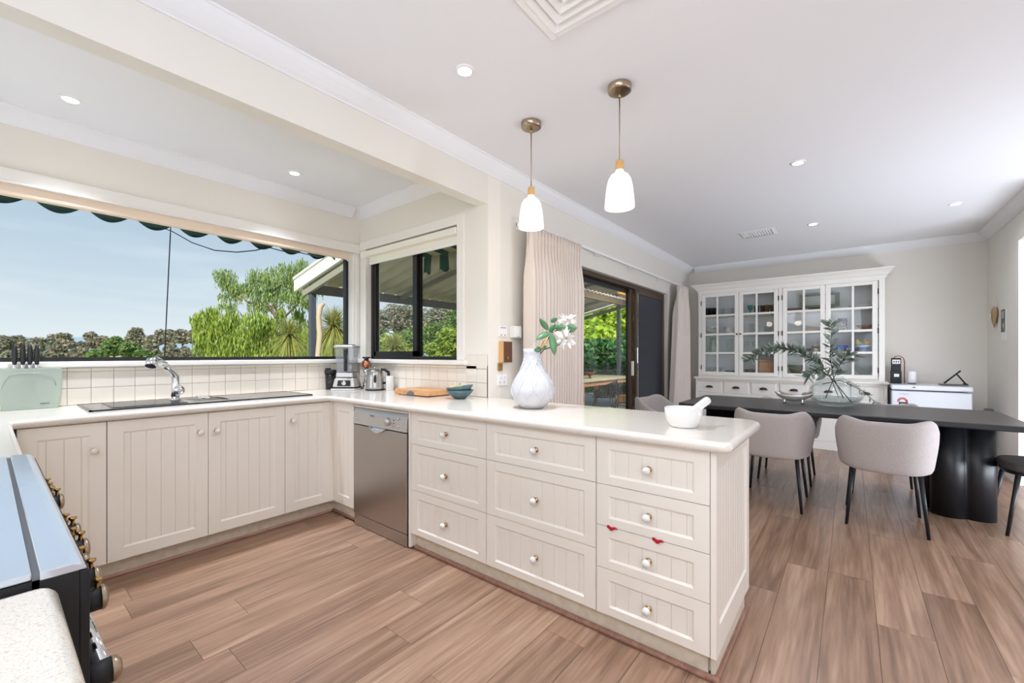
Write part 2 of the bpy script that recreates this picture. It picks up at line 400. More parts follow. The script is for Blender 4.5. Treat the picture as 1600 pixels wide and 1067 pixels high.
# skirtings
struct('baseboard_right', MB().box(5.985, XF-.02, -1.21, -1.195, 0, .09).box(5.985, 6.0, -1.33, -1.195, 0, .09), M['trim'], bevel=.003)
struct('baseboard_far', MB().box(XF-.015, XF, -1.19, -.99, 0, .09).box(XF-.015, XF, 1.86, YD, 0, .09), M['trim'], bevel=.003)
struct('baseboard_patio', MB().box(XN+.04, 3.46, YD-.015, YD, 0, .09).box(6.14, XF-.02, YD-.015, YD, 0, .09), M['trim'], bevel=.003)

# ---- window_1: long fixed window over the sink
t = thing('window_1', None, None, (1.0, YS+.08, WZ0), kind='structure')
f = MB(); f.box(WX0, WX1, YS+.075, YS+.125, WZ0, WZ0+.028); f.box(WX0, WX1, YS+.075, YS+.125, WZ1-.04, WZ1); f.box(WX1-.045, WX1, YS+.075, YS+.125, WZ0+.028, WZ1-.04); f.box(WX0, WX0+.045, YS+.075, YS+.125, WZ0+.028, WZ1-.04)
obj('window_frame', f, M['black'], t)
obj('pane', MB().box(WX0+.045, WX1-.045, YS+.095, YS+.101, WZ0+.028, WZ1-.04), M['glasspane'], t)
g = MB(); g.box(WX0-.02, 2.265, YS-.022, YS, WZ1-.012, WZ1+.062); g.box(WX0-.02, 2.265, YS-.03, YS, WZ1-.022, WZ1-.010); obj('casing', g, M['trim'], t, bevel=.004)
obj('window_sill', MB().box(XW, 2.275, YS-.03, YS+.074, WZ0-.035, WZ0+.003), M['trim'], t, bevel=.008)
g = MB(); g.box(2.20, 2.222, YS-.012, YS+.075, WZ0+.004, WZ1-.023); g.box(2.224, 2.27, YS-.014, YS-.001, WZ0+.004, WZ1-.023); g.box(2.224, 2.235, YS-.022, YS-.014, WZ0+.004, WZ1-.023); obj('jamb', g, M['trim'], t, bevel=.003)
# ---- window_2: sliding window on the side wall
t = thing('window_2', None, None, (XN+.05, 3.0, NZ0), kind='structure')
f = MB(); xa, xb = XN+.045, XN+.105
f.box(xa, xb, NY0, NY1, NZ0, NZ0+.03); f.box(xa, xb, NY0, NY1, NZ1-.04, NZ1); f.box(xa, xb, NY0, NY0+.018, NZ0, NZ1); f.box(xa, xb, NY1-.04, NY1, NZ0, NZ1)
obj('window_frame', f, M['black'], t)
s = MB(); a, b = 2.92, NY1-.04; xs0, xs1 = XN+.05, XN+.072
s.box(xs0, xs1, a, a+.055, NZ0+.03, NZ1-.04); s.box(xs0, xs1, b-.03, b, NZ0+.03, NZ1-.04); s.box(xs0, xs1, a, b, NZ0+.03, NZ0+.075); s.box(xs0, xs1, a, b, NZ1-.08, NZ1-.04)
sp = obj('sliding_sash', s, M['black'], t); obj('pane', MB().box(xs0+.009, xs0+.013, a+.055, b-.03, NZ0+.075, NZ1-.08), M['glasspane'], sp)
s = MB(); s.box(xs1+.004, xs1+.026, a-.02, a+.03, NZ0+.03, NZ1-.04); sp = obj('fixed_stile', s, M['black'], t)
obj('pane', MB().box(xs1+.013, xs1+.017, NY0+.018, a-.02, NZ0+.03, NZ1-.04), M['glasspane'], t)
g = MB(); g.box(XN-.022, XN, NY0-.075, NY0, NZ0+.004, NZ1+.078); g.box(XN-.022, XN, NY0, YS-.024, NZ1, NZ1+.078); g.box(XN-.016, XN, NY1, YS-.024, NZ0+.004, NZ1)
obj('casing', g, M['trim'], t, bevel=.004)
obj('window_sill', MB().box(XN-.045, XN+.045, NY0-.11, YS-.032, NZ0-.035, NZ0+.003), M['trim'], t, bevel=.008)
# roller blinds
bl = thing('roller_blind', 'white roller blind rolled up at the top of the small black sliding window', 'blind', (XN+.02, 2.95, 2.06))
obj('cassette', MB().box(XN-.03, XN+.04, NY0+.004, YS-.05, 2.135, 2.19), M['blind'], bl, bevel=.008)
obj('blind_fabric', MB().box(XN+.022, XN+.026, NY0+.006, YS-.13, 2.085, 2.14), M['blind'], bl)
obj('bottom_bar', MB().box(XN+.015, XN+.033, NY0+.006, YS-.13, 2.065, 2.088), M['white'], bl, bevel=.004)
bl = thing('roller_blind', 'peach cream blind rolled up along the top of the long window over the sink', 'blind', (1.0, YS+.04, 2.12))
mbb = MB(); mbb.box(WX0+.01, 2.198, YS+.01, YS+.07, 2.118, 2.198); obj('cassette', mbb, M['pblind'], bl, bevel=.012)
obj('end_cap', MB().box(2.185, 2.199, YS+.005, YS+.074, 2.11, 2.197), M['trim'], bl, bevel=.003)

# ---- tiles: each one a piece of its wall
tm = {}
def tiles(wall, axis, rng, rows):
    for (a0, a1) in rng:
        for (z0, z1) in rows:
            key = (axis, round(a1-a0, 3), round(z1-z0, 3))
            if key not in tm:
                mb = MB(); h, v = key[1]/2-.0012, key[2]/2-.0012
                if axis == 'x': mb.box(-h, h, -.006, 0, -v, v)
                else: mb.box(-.006, 0, -h, h, -v, v)
                tm[key] = mesh('tile', mb, M['tile'])
            o = bpy.data.objects.new('tile', tm[key]); link(o, wall); w = WORLD[wall.name]
            m = o.modifiers.new('bevel', 'BEVEL'); m.width = .0015; m.segments = 1
            c = ((a0+a1)/2, YS-.003, (z0+z1)/2) if axis == 'x' else (XN-.003, (a0+a1)/2, (z0+z1)/2)
            o.location = (c[0]-w[0], c[1]-w[1], c[2]-w[2])
T = .104; xs = [.314+T*k for k in range(-4, 19)]; rng = [(xs[i], min(xs[i+1], XN-.008)) for i in range(len(xs)-1)]
rows = [(.90, 1.003), (1.003, 1.105), (1.105, WZ0-.037)]
tiles(wall_sink, 'x', rng, rows)
obj('grout', MB().box(-.2, XN-.001, YS-.003, YS, .90, WZ0-.036), M['grout'], wall_sink)
ys = [2.055+T*k for k in range(0, 17)]; rng = [(ys[i], min(ys[i+1], YS-.01)) for i in range(len(ys)-1) if ys[i] < YS-.03]
tiles(wall_nook, 'y', rng, rows[:2]); tiles(wall_nook, 'y', [r for r in rng if r[1] > 2.26], rows[2:]); tiles(wall_nook, 'y', [r for r in rng if r[1] <= 2.265][:2], [(1.105, 1.208)])
obj('grout', MB().box(XN-.003, XN, 2.052, YS-.008, .90, WZ0-.036).box(XN-.003, XN, 2.052, 2.262, .9, 1.209), M['grout'], wall_nook)

# ------------------------------------------------------------------ kitchen cabinets
def front(w, h, st=.058, top=.058, bot=.05, bead=.062, t=.018):
    """routed bead-board front in local axes: x right, z up, face at y=0 looking to -y"""
    mb = MB(); x0, x1, z0, z1 = st, w-st, bot, h-top; c = .009; d = .007
    # frame faces
    mb.box(0, x0, 0, t, 0, h); mb.box(x1, w, 0, t, 0, h)
    # rails sit a hair lower than stiles so the joint shows
    mb.box(x0, x1, .0012, t, 0, z0); mb.box(x0, x1, .0012, t, z1, h)
    for q in (((x0, 0, z0), (x0, 0, z1), (x0+c, d, z1-c), (x0+c, d, z0+c)), ((x1, 0, z1), (x1, 0, z0), (x1-c, d, z0+c), (x1-c, d, z1-c)),
              ((x1, 0.0012, z0), (x0, 0.0012, z0), (x0+c, d, z0+c), (x1-c, d, z0+c)), ((x0, 0.0012, z1), (x1, 0.0012, z1), (x1-c, d, z1-c), (x0+c, d, z1-c))): mb.poly(q)
    n = max(2, round((x1-x0)/bead)); g = .0024; step = (x1-x0)/n; off = step*.5
    cuts = [x0+c*.6] + [x0+off+i*step for i in range(n)] + [x1-c*.6]
    for i in range(len(cuts)-1):
        a, b = cuts[i]+g, cuts[i+1]-g
        if b-a < .006: continue
        mb.poly([(a, d, z0+c*.7), (b, d, z0+c*.7), (b, d, z1-c*.7), (a, d, z1-c*.7)])
        mb.poly([(b, d, z0+c*.7), (b+g, d+.0045, z0+c*.7), (b+g, d+.0045, z1-c*.7), (b, d, z1-c*.7)])
        mb.poly([(a-g, d+.0045, z0+c*.7), (a, d, z0+c*.7), (a, d, z1-c*.7), (a-g, d+.0045, z1-c*.7)])
    mb.box(x0, x1, d+.0048, t, z0, z1)
    return mb
def knob_mb(x, z, cream=False):
    mb = MB(); mb.m = 1
    mb.lathe([(.0135, 0), (.0135, .003), (.010, .005), (.006, .008), (.006, .014), (.008, .016)], (x, 0, z), 16, '-y')
    mb.m = 0
    mb.lathe([(.004, .014), (.011, .015), (.0155, .021), (.0165, .026), (.0155, .031), (.011, .036), (.004, .0385), (0, .039)], (x, 0, z), 18, '-y', cap=False)
    return mb
def cabinet(name, label, x, y, w, rotz, fronts, depth, zb=.10, zt=.858, group=None, extra=None):
    """fronts: list of (kind, x0, x1, z0, z1, knobx, knobz)"""
    t = thing(name, label, 'cabinet', (x, y, 0), rotz, group, local=True)
    body = MB(); body.box(.001, w-.001, .020, depth, zb, zt); body.box(.001, w-.001, .06, .078, .012, zb)
    obj('carcass', body, M['cab'], t)
    for k, (kind, a, b, z0, z1, kx, kz) in enumerate(fronts):
        mb = front(b-a-.003, z1-z0-.003, *( (.062, .062, .062) if kind == 'door' else (.055, .045, .034)))
        mb.xform(Matrix.Translation((a+.0015, 0, z0+.0015)))
        d = obj(kind, mb, M['cab'], t)
        if kx is not None: obj('knob', knob_mb(kx, kz), [M['ceramic'] if kind == 'drawer' else M['cab'], M['brass']], d)
    return t
YF, XFr = 3.08, 1.66
cabinet('base_cabinet', 'cream bead-board corner cupboard nearest the cooker in the sink run', .095, YF, .312, 0, [('door', 0, .311, .10, .855, .262, .71)], .63)
cabinet('sink_cabinet', 'wide cream double-door cupboard directly under the sink', .407, YF, .904, 0, [('door', 0, .453, .10, .855, .41, .74), ('door', .453, .904, .10, .855, .497, .74)], .63)
cabinet('base_cabinet', 'single-door cream cupboard at the inside corner under the right end of the sink', 1.311, YF, .33, 0, [('door', 0, .33, .10, .855, .05, .745)], .63)
cabinet('corner_cabinet', 'narrow cream bead-board cupboard between the inside corner and dishwasher', XFr, 3.075, .29, -PI/2, [('door', 0, .288, .10, .855, None, None)], .61)
obj('corner_post', MB().box(1.640, 1.70, 3.076, 3.12, .10, .858), M['cab'], label='slim cream corner post where the sink run meets the peninsula', cat='panel')
def stack(label, ya, yb, zs, knobs):
    w = ya-yb
    cabinet('drawer_cabinet', label, XFr, ya, w, -PI/2, [('drawer', 0, w, a, b, w/2, (a+b)/2-.004) for a, b in zs], .61, group=None)
stack('three-drawer cream cabinet directly beside the dishwasher', 2.134, 1.506, [(.656, .855), (.371, .656), (.10, .371)], 0)
stack('widest three-drawer cream cabinet in the middle of the peninsula', 1.504, .864, [(.656, .855), (.371, .656), (.10, .371)], 0)
stack('four-drawer cream cabinet at the free end of the peninsula', .862, .402, [(.655, .855), (.478, .655), (.297, .478), (.10, .297)], 0)
# red cloth tags caught in the drawer gaps
for (yy, zz, lab) in ((.785, .4785, 'small red cloth scrap caught above the third drawer, the left of two'), (.59, .4785, 'small red cloth scrap caught above the third drawer, the right of two')):
    mb = MB(); mb.grid(lambda u, v: (XFr-.003-.006*math.sin(u*PI), yy-.02+.045*u, zz+(v-.5)*.012*(.3+math.sin(u*2.6))+.003*math.sin(u*9)), 8, 3)
    obj('cloth_scrap', mb, M['red'], solid=.002, label=lab, cat='cloth', group='red cloth scraps in the drawer gap')
# end panel facing the dining side
t = thing('end_panel', 'cream bead-board end panel closing the peninsula beside the dining chairs', 'panel', (XFr, .381, 0), 0, local=True)
mb = front(.625, .758, .05, .07, .1, .045, .02); mb.xform(Matrix.Translation((.0, 0, .10))); obj('panel', mb, M['cab'], t)
obj('kick_panel', MB().box(.045, .59, .014, .03, .012, .1), M['kick'], t)
# back of the peninsula, seen from the dining side
t = thing('back_panel', 'cream back panel of the peninsula on the dining side', 'panel', (2.28, 1.2, 0), 0, local=True)
obj('panel', MB().box(0, .016, -.77, .84, .1, .858), M['cab'], t); obj('kick_panel', MB().box(-.03, -.015, -.76, .84, .012, .1), M['kick'], t)
# dishwasher filler panel
obj('filler_panel', MB().box(XFr-.004, 2.2, 2.1365, 2.156, .012, .858), M['cab'], bevel=.002, label='narrow cream upright filler panel between dishwasher and drawers', cat='panel')
# kickboards and timber beading
struct('trim_7', MB().box(.09, 1.70, 3.137, 3.152, 0, .098), M['kick']); struct('trim_8', MB().box(1.70, 1.715, 2.775, 3.15, 0, .098), M['kick']); struct('trim_9', MB().box(1.70, 1.715, .42, 2.136, 0, .098), M['kick'])
def quad(n, pts):
    mb = MB()
    for (x0, y0, x1, y1) in pts: mb.box(x0, x1, y0, y1, 0, .018)
    struct(n, mb, M['quad'], bevel=.006)
quad('trim_10', [(.12, 3.118, 1.682, 3.137)]); quad('trim_11', [(1.682, 2.775, 1.70, 3.137)]); quad('trim_12', [(1.676, .378, 1.70, 2.13)]); quad('trim_13', [(1.70, .378, 2.30, .40)])

# worktop: one U-shaped slab, hole for the sink cut out
def arc(cx, cy, r, a0, a1, n=6): return [(cx+r*math.cos(math.radians(a0+(a1-a0)*i/n)), cy+r*math.sin(math.radians(a0+(a1-a0)*i/n))) for i in range(n+1)]
pts = [(XW+.01, 1.93), (.078, 1.93), (.078, 3.00)] + [(.086, 3.03), (.108, 3.045)] + [(1.60, 3.045), (1.615, 3.03)]
pts += arc(1.655, .365, .04, 180, 270) + arc(2.225, .405, .08, 270, 360) + [(2.305, 2.045), (2.27, 2.045), (2.27, YS-.01), (XW+.01, YS-.01)]
mb = MB().prism(pts, .86, .90); counter = obj('worktop', mb, M['stone'], label='cream speckled stone worktop wrapping the sink run and peninsula', cat='worktop')
bm = bmesh.new(); bm.from_mesh(counter.data); edges = [e for e in bm.edges if abs(e.verts[0].co.z-e.verts[1].co.z) < 1e-6 and not (e.calc_length() > .3 and all(v.co.y + WORLD[counter.name][1] > YS-.05 for v in e.verts))]
bmesh.ops.bevel(bm, geom=edges, offset=.0175, segments=5, affect='EDGES', profile=.5)
for fc in bm.faces: fc.smooth = abs(fc.normal.z) < .98
bm.to_mesh(counter.data); bm.free()
cut = bpy.data.objects.new('cut', mesh('cut', MB().box(.40, 1.10, 3.26, 3.61, .5, 1.0), M['stone'])); COL.objects.link(cut)
md = counter.modifiers.new('b', 'BOOLEAN'); md.object = cut; md.operation = 'DIFFERENCE'; bpy.context.view_layer.update()
me = bpy.data.meshes.new_from_object(counter.evaluated_get(bpy.context.evaluated_depsgraph_get())); counter.modifiers.clear(); counter.data = me; bpy.data.objects.remove(cut)
mb = MB().prism([(XW+.01, -.55), (.063, -.55)] + arc(.043, .835, .02, 0, 90, 3) + [(XW+.01, .855)], .86, .90)
nc = obj('worktop', mb, M['stone'], label='cream speckled stone worktop on the near side of the cooker', cat='worktop')
bm = bmesh.new(); bm.from_mesh(nc.data); bmesh.ops.bevel(bm, geom=[e for e in bm.edges if abs(e.verts[0].co.z-e.verts[1].co.z) < 1e-6], offset=.018, segments=5, affect='EDGES', profile=.5)
for fc in bm.faces: fc.smooth = abs(fc.normal.z) < .98
bm.to_mesh(nc.data); bm.free()
cabinet('base_cabinet', 'cream cupboard under the near worktop beside the cooker', .035, -.54, 1.39, PI/2, [('door', 0, .69, .1, .855, .05, .7), ('door', .69, 1.38, .1, .855, 1.3, .7)], .62)
cabinet('base_cabinet', 'cream cupboard between the cooker and the sink run corner', .055, 1.94, 1.15, PI/2, [('door', 0, .57, .1, .855, .05, .7), ('door', .57, 1.14, .1, .855, .62, .7)], .64)

# ---- sink and tap
t = thing('sink', 'steel and black glass inset sink with drainers at both ends', 'sink', (.96, 3.43, .90))
fr = MB(); x0, x1, y0, y1 = .352, 1.562, 3.195, 3.66
for q in ((x0, x1, y0, y0+.012), (x0, x1, y1-.012, y1), (x0, x0+.012, y0, y1), (x1-.012, x1, y0, y1)): fr.box(*q, .9005, .909)
obj('rim', fr, M['sinkblack'], t)
dk = MB(); z0, z1 = .9005, .907
bx = [(.46, .79, 3.265, 3.60), (.85, 1.05, 3.30, 3.57)]
dk.box(x0+.012, .46, y0+.012, y1-.012, z0, z1); dk.box(.79, .85, y0+.012, y1-.012, z0, z1); dk.box(1.05, x1-.012, y0+.012, y1-.012, z0, z1)
dk.box(.46, .79, y0+.012, 3.265, z0, z1); dk.box(.46, .79, 3.60, y1-.012, z0, z1); dk.box(.85, 1.05, y0+.012, 3.30, z0, z1); dk.box(.85, 1.05, 3.57, y1-.012, z0, z1)
obj('drainer', dk, M['steel'], t)
for (a, b, c, d), mm, dz, nm in ((bx[0], M['sinkblack'], .16, 'bowl'), (bx[1], M['steel'], .12, 'bowl')):
    bo = MB(); r = .03
    bo.poly([(a, c, .906), (a, d, .906), (a, d, .905-dz), (a, c, .905-dz)][::-1]); bo.poly([(b, c, .906), (b, d, .906), (b, d, .905-dz), (b, c, .905-dz)])
    bo.poly([(a, c, .906), (b, c, .906), (b, c, .905-dz), (a, c, .905-dz)][::-1]); bo.poly([(a, d, .906), (b, d, .906), (b, d, .905-dz), (a, d, .905-dz)])
    bo.poly([(a, c, .905-dz), (b, c, .905-dz), (b, d, .905-dz), (a, d, .905-dz)])
    bw = obj(nm, bo, mm, t); obj('strainer', MB().lathe([(.04, 0), (.038, .004), (.02, .002), (.018, .012), (0, .013)], ((a+b)/2, (c+d)/2, .906-dz), 20), M['chrome'], bw)
obj('glass_cover', MB().box(.452, .80, 3.255, 3.61, .9075, .911), M['sinkblack'], t)
obj('small_basket', MB().lathe([(.03, 0), (.05, .012), (.052, .02)], (.95, 3.5, .906), 20), M['chrome'], t)
t = thing('kitchen_tap', 'chrome mixer tap with pull-out spray head bent over the sink', 'tap', (.80, 3.53, .907))
obj('base_ring', MB().lathe([(.034, 0), (.034, .006), (.026, .012), (.0235, .02)], (.80, 3.53, .907), 24), M['chrome'], t)
obj('body', MB().lathe([(.0235, 0), (.0235, .05), (.022, .055), (.0215, .145), (.018, .15)], (.80, 3.53, .925), 24), M['chrome'], t)
obj('spout', MB().tube([(.80, 3.53, 1.06), (.795, 3.52, 1.078), (.775, 3.49, 1.10), (.745, 3.45, 1.125), (.70, 3.39, 1.152)], [.019, .0195, .0185, .018, .019], 14), M['chrome'], t)
obj('spray_head', MB().tube([(.72, 3.415, 1.143), (.70, 3.39, 1.154), (.66, 3.335, 1.172), (.635, 3.30, 1.168), (.625, 3.285, 1.14)], [.02, .024, .027, .03, .027], 16), M['chrome'], t)
obj('lever', MB().lathe([(.0, -.0), (.03, .0), (.032, .008), (.03, .028), (.014, .034), (0, .035)], (.812, 3.515, .973), 22, '-y', cap=False), M['chrome'], t)

# ---- dishwasher
t = thing('dishwasher', 'freestanding silver dishwasher under the worktop by the inside corner', 'dishwasher', (1.648, 2.77, 0), -PI/2, local=True)
w = .605
obj('cabinet', MB().box(.004, w-.004, .03, .58, .03, .84), M['steel2'], t)
obj('door', MB().box(0, w, 0, .03, .085, .715), M['steel'], t, bevel=.004)
cp = MB(); cp.extr([(0, .03, .722), (0, -.004, .722), (0, .002, .80), (0, .022, .835), (0, .03, .835)], (w, 0, 0)); p = obj('control_panel', cp, M['steel2'], t, bevel=.003)
obj('top_edge', MB().box(0, w, .006, .06, .838, .853), M['white'], t, bevel=.005)
kn = MB().lathe([(.026, 0), (.025, .014), (.021, .022), (0, .023)], (.415, -.001, .772), 24, '-y', cap=False); obj('dial', kn, M['steel2'], p)
for (bx_, bz) in ((.045, .764), (.52, .80), (.52, .752)): obj('button', MB().lathe([(.009, 0), (.008, .007), (0, .008)], (bx_, -.001, bz), 14, '-y', cap=False), M['chrome'], p)
for k in range(3): obj('indicator', MB().box(.47, .476, -.004, 0, .745+k*.02, .75+k*.02), M['dblack'], p)
hd = MB(); hd.grid(lambda u, v: (.21+.19*u, -.003-.012*math.sin(v*PI/2), .722-.036*v*math.sin(u*PI)), 12, 4); obj('handle', hd, M['chrome'], t, solid=.004)
obj('plinth', MB().box(.004, w-.004, .004, .03, .003, .08), M['steel'], t, bevel=.003)
text('badge', 'BOSCH', .016, M['greystrip'], Matrix.Translation((.235, -.0035, .793)) @ Matrix.Rotation(PI/2-.06, 4, 'X'), t)

# ---- range cooker
t = thing('range_cooker', 'wide range cooker with closed steel lid and brass and black controls', 'cooker', (-.25, 1.39, 0))
obj('body', MB().box(XW+.02, .085, .862, 1.918, .06, .904), M['dblack'], t)
lid = MB(); lid.box(XW+.02, .040, .862, 1.918, .905, .914); obj('lid', lid, M['hobglass'], t, bevel=.002)
ed = MB(); ed.extr([(.047, .860, .902), (.0925, .860, .902), (.0925, .860, .905), (.087, .860, .911), (.077, .860, .914), (.047, .860, .914)], (0, 1.06, 0)); obj('front_edge', ed, M['hobglass'], t, bevel=.002)
obj('seal_strip', MB().box(.04, .047, .862, 1.918, .89, .909), M['greystrip'], t)
obj('lid_badge', MB().lathe([(.02, 0), (.018, .004), (0, .005)], (-.02, 1.62, .914), 20), M['greystrip'], t)
obj('control_panel', MB().box(.085, .096, .862, 1.918, .70, .90), M['dblack'], t, bevel=.002)
def cknob(y, z, big):
    r = .019 if big else .013; L = .027 if big else .020
    mb = MB(); mb.m = 0; mb.lathe([(r, 0), (r, L)], (.096, y, z), 20, 'x'); mb.m = 1
    mb.lathe([(r+.001, L), (r+.0015, L+.003), (r*.95, L+.006), (r*.6, L+.009), (0, L+.010)], (.096, y, z), 20, 'x', cap=False)
    k = obj('control_knob', mb, [M['dblack'], M['nickel']], t)
    pg = MB().lathe([(.004, 0), (.003, .008), (.004, .012), (.007, .0135), (.007, .017), (0, .018)], (.096+L*.85, y, z+r*.9), 12, cap=False)
    obj('brass_peg', pg, M['brass'], k)
for y_, z_, b_ in ((.99, .80, 1), (1.06, .81, 1), (1.13, .82, 0), (1.19, .825, 1), (1.25, .825, 0), (1.31, .825, 1), (1.37, .825, 0), (1.62, .825, 1), (1.68, .825, 0), (1.74, .825, 0), (1.80, .825, 0)): cknob(y_, z_, b_)
for y0_, y1_, z_ in ((.915, 1.36, .712), (1.50, 1.86, .712)):
    h = obj('towel_rail', MB().tube([(.117, y0_, z_), (.117, y1_, z_)], .011, 14), M['chrome'], t)
    for yy in (y0_, y1_):
        mb = MB(); mb.m = 0; mb.lathe([(.019, 0), (.019, .038)], (.088, yy, z_), 20, 'x'); mb.m = 1; mb.lathe([(.0195, .038), (.02, .041), (.017, .046), (.01, .05), (0, .051)], (.088, yy, z_), 20, 'x', cap=False)
        obj('bracket', mb, [M['dblack'], M['nickel']], h)
obj('oven_door', MB().box(.085, .094, .872, 1.385, .15, .695), M['dblack'], t, bevel=.003); obj('oven_door', MB().box(.085, .094, 1.395, 1.908, .15, .695), M['dblack'], t, bevel=.003)
obj('plinth', MB().box(XW+.05, .07, .87, 1.91, .005, .06), M['dblack'], t)

# ------------------------------------------------------------------ ceiling fittings
def downlight(x, y, label, W=None, wide=1.75):
    t = thing('downlight', label, 'downlight', (x, y, ZC), group=None)
    obj('trim_ring', MB().lathe([(.032, -.002), (.034, -.007), (.047, -.005), (.049, 0)], (x, y, ZC), 28, cap=False), M['white'], t)
    obj('lamp_face', MB().lathe([(0, -.004), (.033, -.004)], (x, y, ZC), 24, cap=False), M['down'], t)
    light('downlight_lamp', 'SPOT', (0, 0, -.02), (DOWN_W if W is None else W)*6, (238, 243, 255), .04, direction=(0, 0, -1), parent=t, spot=wide, blend=1.0)
downlight(.293, 3.316, 'recessed white downlight in the sink alcove ceiling, the far left one')
downlight(1.483, 3.322, 'recessed white downlight in the sink alcove ceiling above the inside corner')
downlight(1.47, 1.475, 'recessed white downlight in the main ceiling left of the pendants, by the beam')
downlight(3.685, .30, 'recessed white downlight right of the pendants above the dining chairs', FAR_W, 2.7)
downlight(5.517, .319, 'recessed white downlight beside the small slotted ceiling vent', FAR_W, 2.7)
for p in ((1.1, -.9, 'added fill downlight beside the camera, out of view'), (.2, -1.6, 'added fill downlight furthest back by the cooker wall'), (2.2, -1.6, 'added fill downlight near the rear wall'), (5.6, -.75, 'recessed white downlight above the right end of the dining table', FAR_W, 2.7)): downlight(*p)  # first three are unseen lamps, added to brighten the room
def pendant(x, y, label):
    t = thing('pendant_light', label, 'pendant light', (x, y, 1.97), group=None)
    obj('canopy', MB().lathe([(0, -.032), (.052, -.032), (.059, -.028), (.061, -.006), (.061, 0)], (x, y, ZC), 32, cap=False), M['nickel'], t, )
    obj('cord', MB().tube([(x, y, ZC-.03), (x, y, 2.21)], .0032, 8), M['nickel'], t)
    obj('cord_grip', MB().lathe([(.006, 0), (.006, -.03)], (x, y, ZC-.031), 12), M['brass'], t)
    obj('wooden_cap', MB().lathe([(.0, .0), (.021, 0), (.021, .045), (.019, .048), (0, .048)], (x, y, 2.165), 24, cap=False), M['shadewood'], t)
    pr = [(.020, .195), (.022, .186), (.026, .18), (.045, .168), (.058, .145), (.066, .11), (.071, .07), (.0755, .02), (.0765, 0), (.072, .001), (.066, .07), (.061, .11), (.053, .143), (.04, .163), (.02, .172)]
    obj('glass_shade', MB().lathe([(r, h) for r, h in pr], (x, y, 1.97), 36, cap=False), M['shade'], t)
    obj('bulb', MB().sph((x, y, 2.03), .034, 18, 12, (1, 1, 1.2)), M['bulb'], t)
    light('pendant_lamp', 'POINT', (0, 0, -.045), PEND_W, (255, 238, 212), .06, parent=t)
pendant(2.055, 1.50, 'opal glass pendant lamp nearer the curtain, the further of the pair')
pendant(2.058, .936, 'opal glass pendant lamp nearer the camera, the larger looking of the pair')
# square return grille and slotted vent
vx0, vx1, vy0, vy1 = 1.05, 1.562, .51, 1.025
t = thing('ceiling_grille', 'large square white air grille with concentric louvres at the top edge', 'vent', ((vx0+vx1)/2, (vy0+vy1)/2, ZC))
def ring(x0, x1, y0, y1, w, za, zb_, mb=None):
    mb = mb or MB()
    o_ = [(x0, y0, za), (x1, y0, za), (x1, y1, za), (x0, y1, za)]; i_ = [(x0+w, y0+w, zb_), (x1-w, y0+w, zb_), (x1-w, y1-w, zb_), (x0+w, y1-w, zb_)]
    for k in range(4): l = (k+1) % 4; mb.poly([o_[k], i_[k], i_[l], o_[l]]); mb.poly([(p[0], p[1], p[2]+.002) for p in (o_[k], o_[l], i_[l], i_[k])])
    return mb
fb_ = MB(); fb_.box(vx0, vx1, vy0, vy0+.03, ZC-.012, ZC); fb_.box(vx0, vx1, vy1-.03, vy1, ZC-.012, ZC); fb_.box(vx0, vx0+.03, vy0+.03, vy1-.03, ZC-.012, ZC); fb_.box(vx1-.03, vx1, vy0+.03, vy1-.03, ZC-.012, ZC); obj('frame', fb_, M['white'], t, bevel=.003)
obj('backing', MB().box(vx0+.02, vx1-.02, vy0+.02, vy1-.02, ZC-.0015, ZC-.0005), M['greystrip'], t)
for k in range(6):
    d = .03+k*.038; obj('louvre', ring(vx0+d, vx1-d, vy0+d, vy1-d, .03, ZC-.014, ZC-.0025), M['white'], t)
t = thing('slot_vent', 'small rectangular white slotted vent in the dining ceiling', 'vent', (5.52, .84, ZC))
obj('frame', ring(5.355, 5.685, .65, 1.02, .04, ZC-.001, ZC-.012), M['white'], t)
obj('backing', MB().box(5.39, 5.65, .685, .985, ZC-.0012, ZC-.0004), M['dblack'], t)
for k in range(11):
    y_ = .70+k*.027; mb = MB(); mb.extr([(5.393, y_, ZC-.002), (5.393, y_+.017, ZC-.012), (5.393, y_+.019, ZC-.0105), (5.393, y_+.003, ZC-.001)], (.255, 0, 0)); obj('slat', mb, M['white'], t)

# ------------------------------------------------------------------ patio door, rail, curtains
t = thing('door_1', None, None, (4.8, YD+.1, 0), kind='structure')
f = MB(); yo, yi = YD+.05, YD+.15
f.box(DX0, DX0+.045, yo, yi, 0, DZ); f.box(DX1-.04, DX1, yo, yi, 0, DZ); f.box(DX0+.045, DX1-.04, yo, yi, DZ-.05, DZ); f.box(DX0+.045, DX1-.04, yo, yi, -.02, .03); obj('frame', f, M['bronze'], t, bevel=.003)
def sash(name, x0, x1, y0, mt, infill, st=.055):
    mb = MB(); z0, z1 = .03, DZ-.055
    mb.box(x0, x0+st, y0, y0+.03, z0, z1); mb.box(x1-st, x1, y0, y0+.03, z0, z1); mb.box(x0+st, x1-st, y0, y0+.03, z0, z0+.08); mb.box(x0+st, x1-st, y0, y0+.03, z1-.05, z1)
    d = obj(name, mb, mt, t, bevel=.003); obj('pane', MB().box(x0+st, x1-st, y0+.012, y0+.018, z0+.08, z1-.05), infill, d); return d
sash('fixed_panel', 3.52, 5.02, yo+.055, M['black'], M['glasspane'], .04)
d = sash('sliding_panel', 4.97, 6.08, yo+.02, M['bronze'], M['glasspane'], .10)
d2 = sash('screen_panel', 5.06, 6.06, yo-.014, M['bronze'], M['mesh'], .05)
obj('handle', MB().box(4.985, 5.025, yo-.008, yo+.02, .95, 1.13), M['white'], d, bevel=.006)
obj('handle', MB().box(5.09, 5.105, yo-.028, yo-.014, 1.1, 1.3), M['chrome'], d2, bevel=.004)
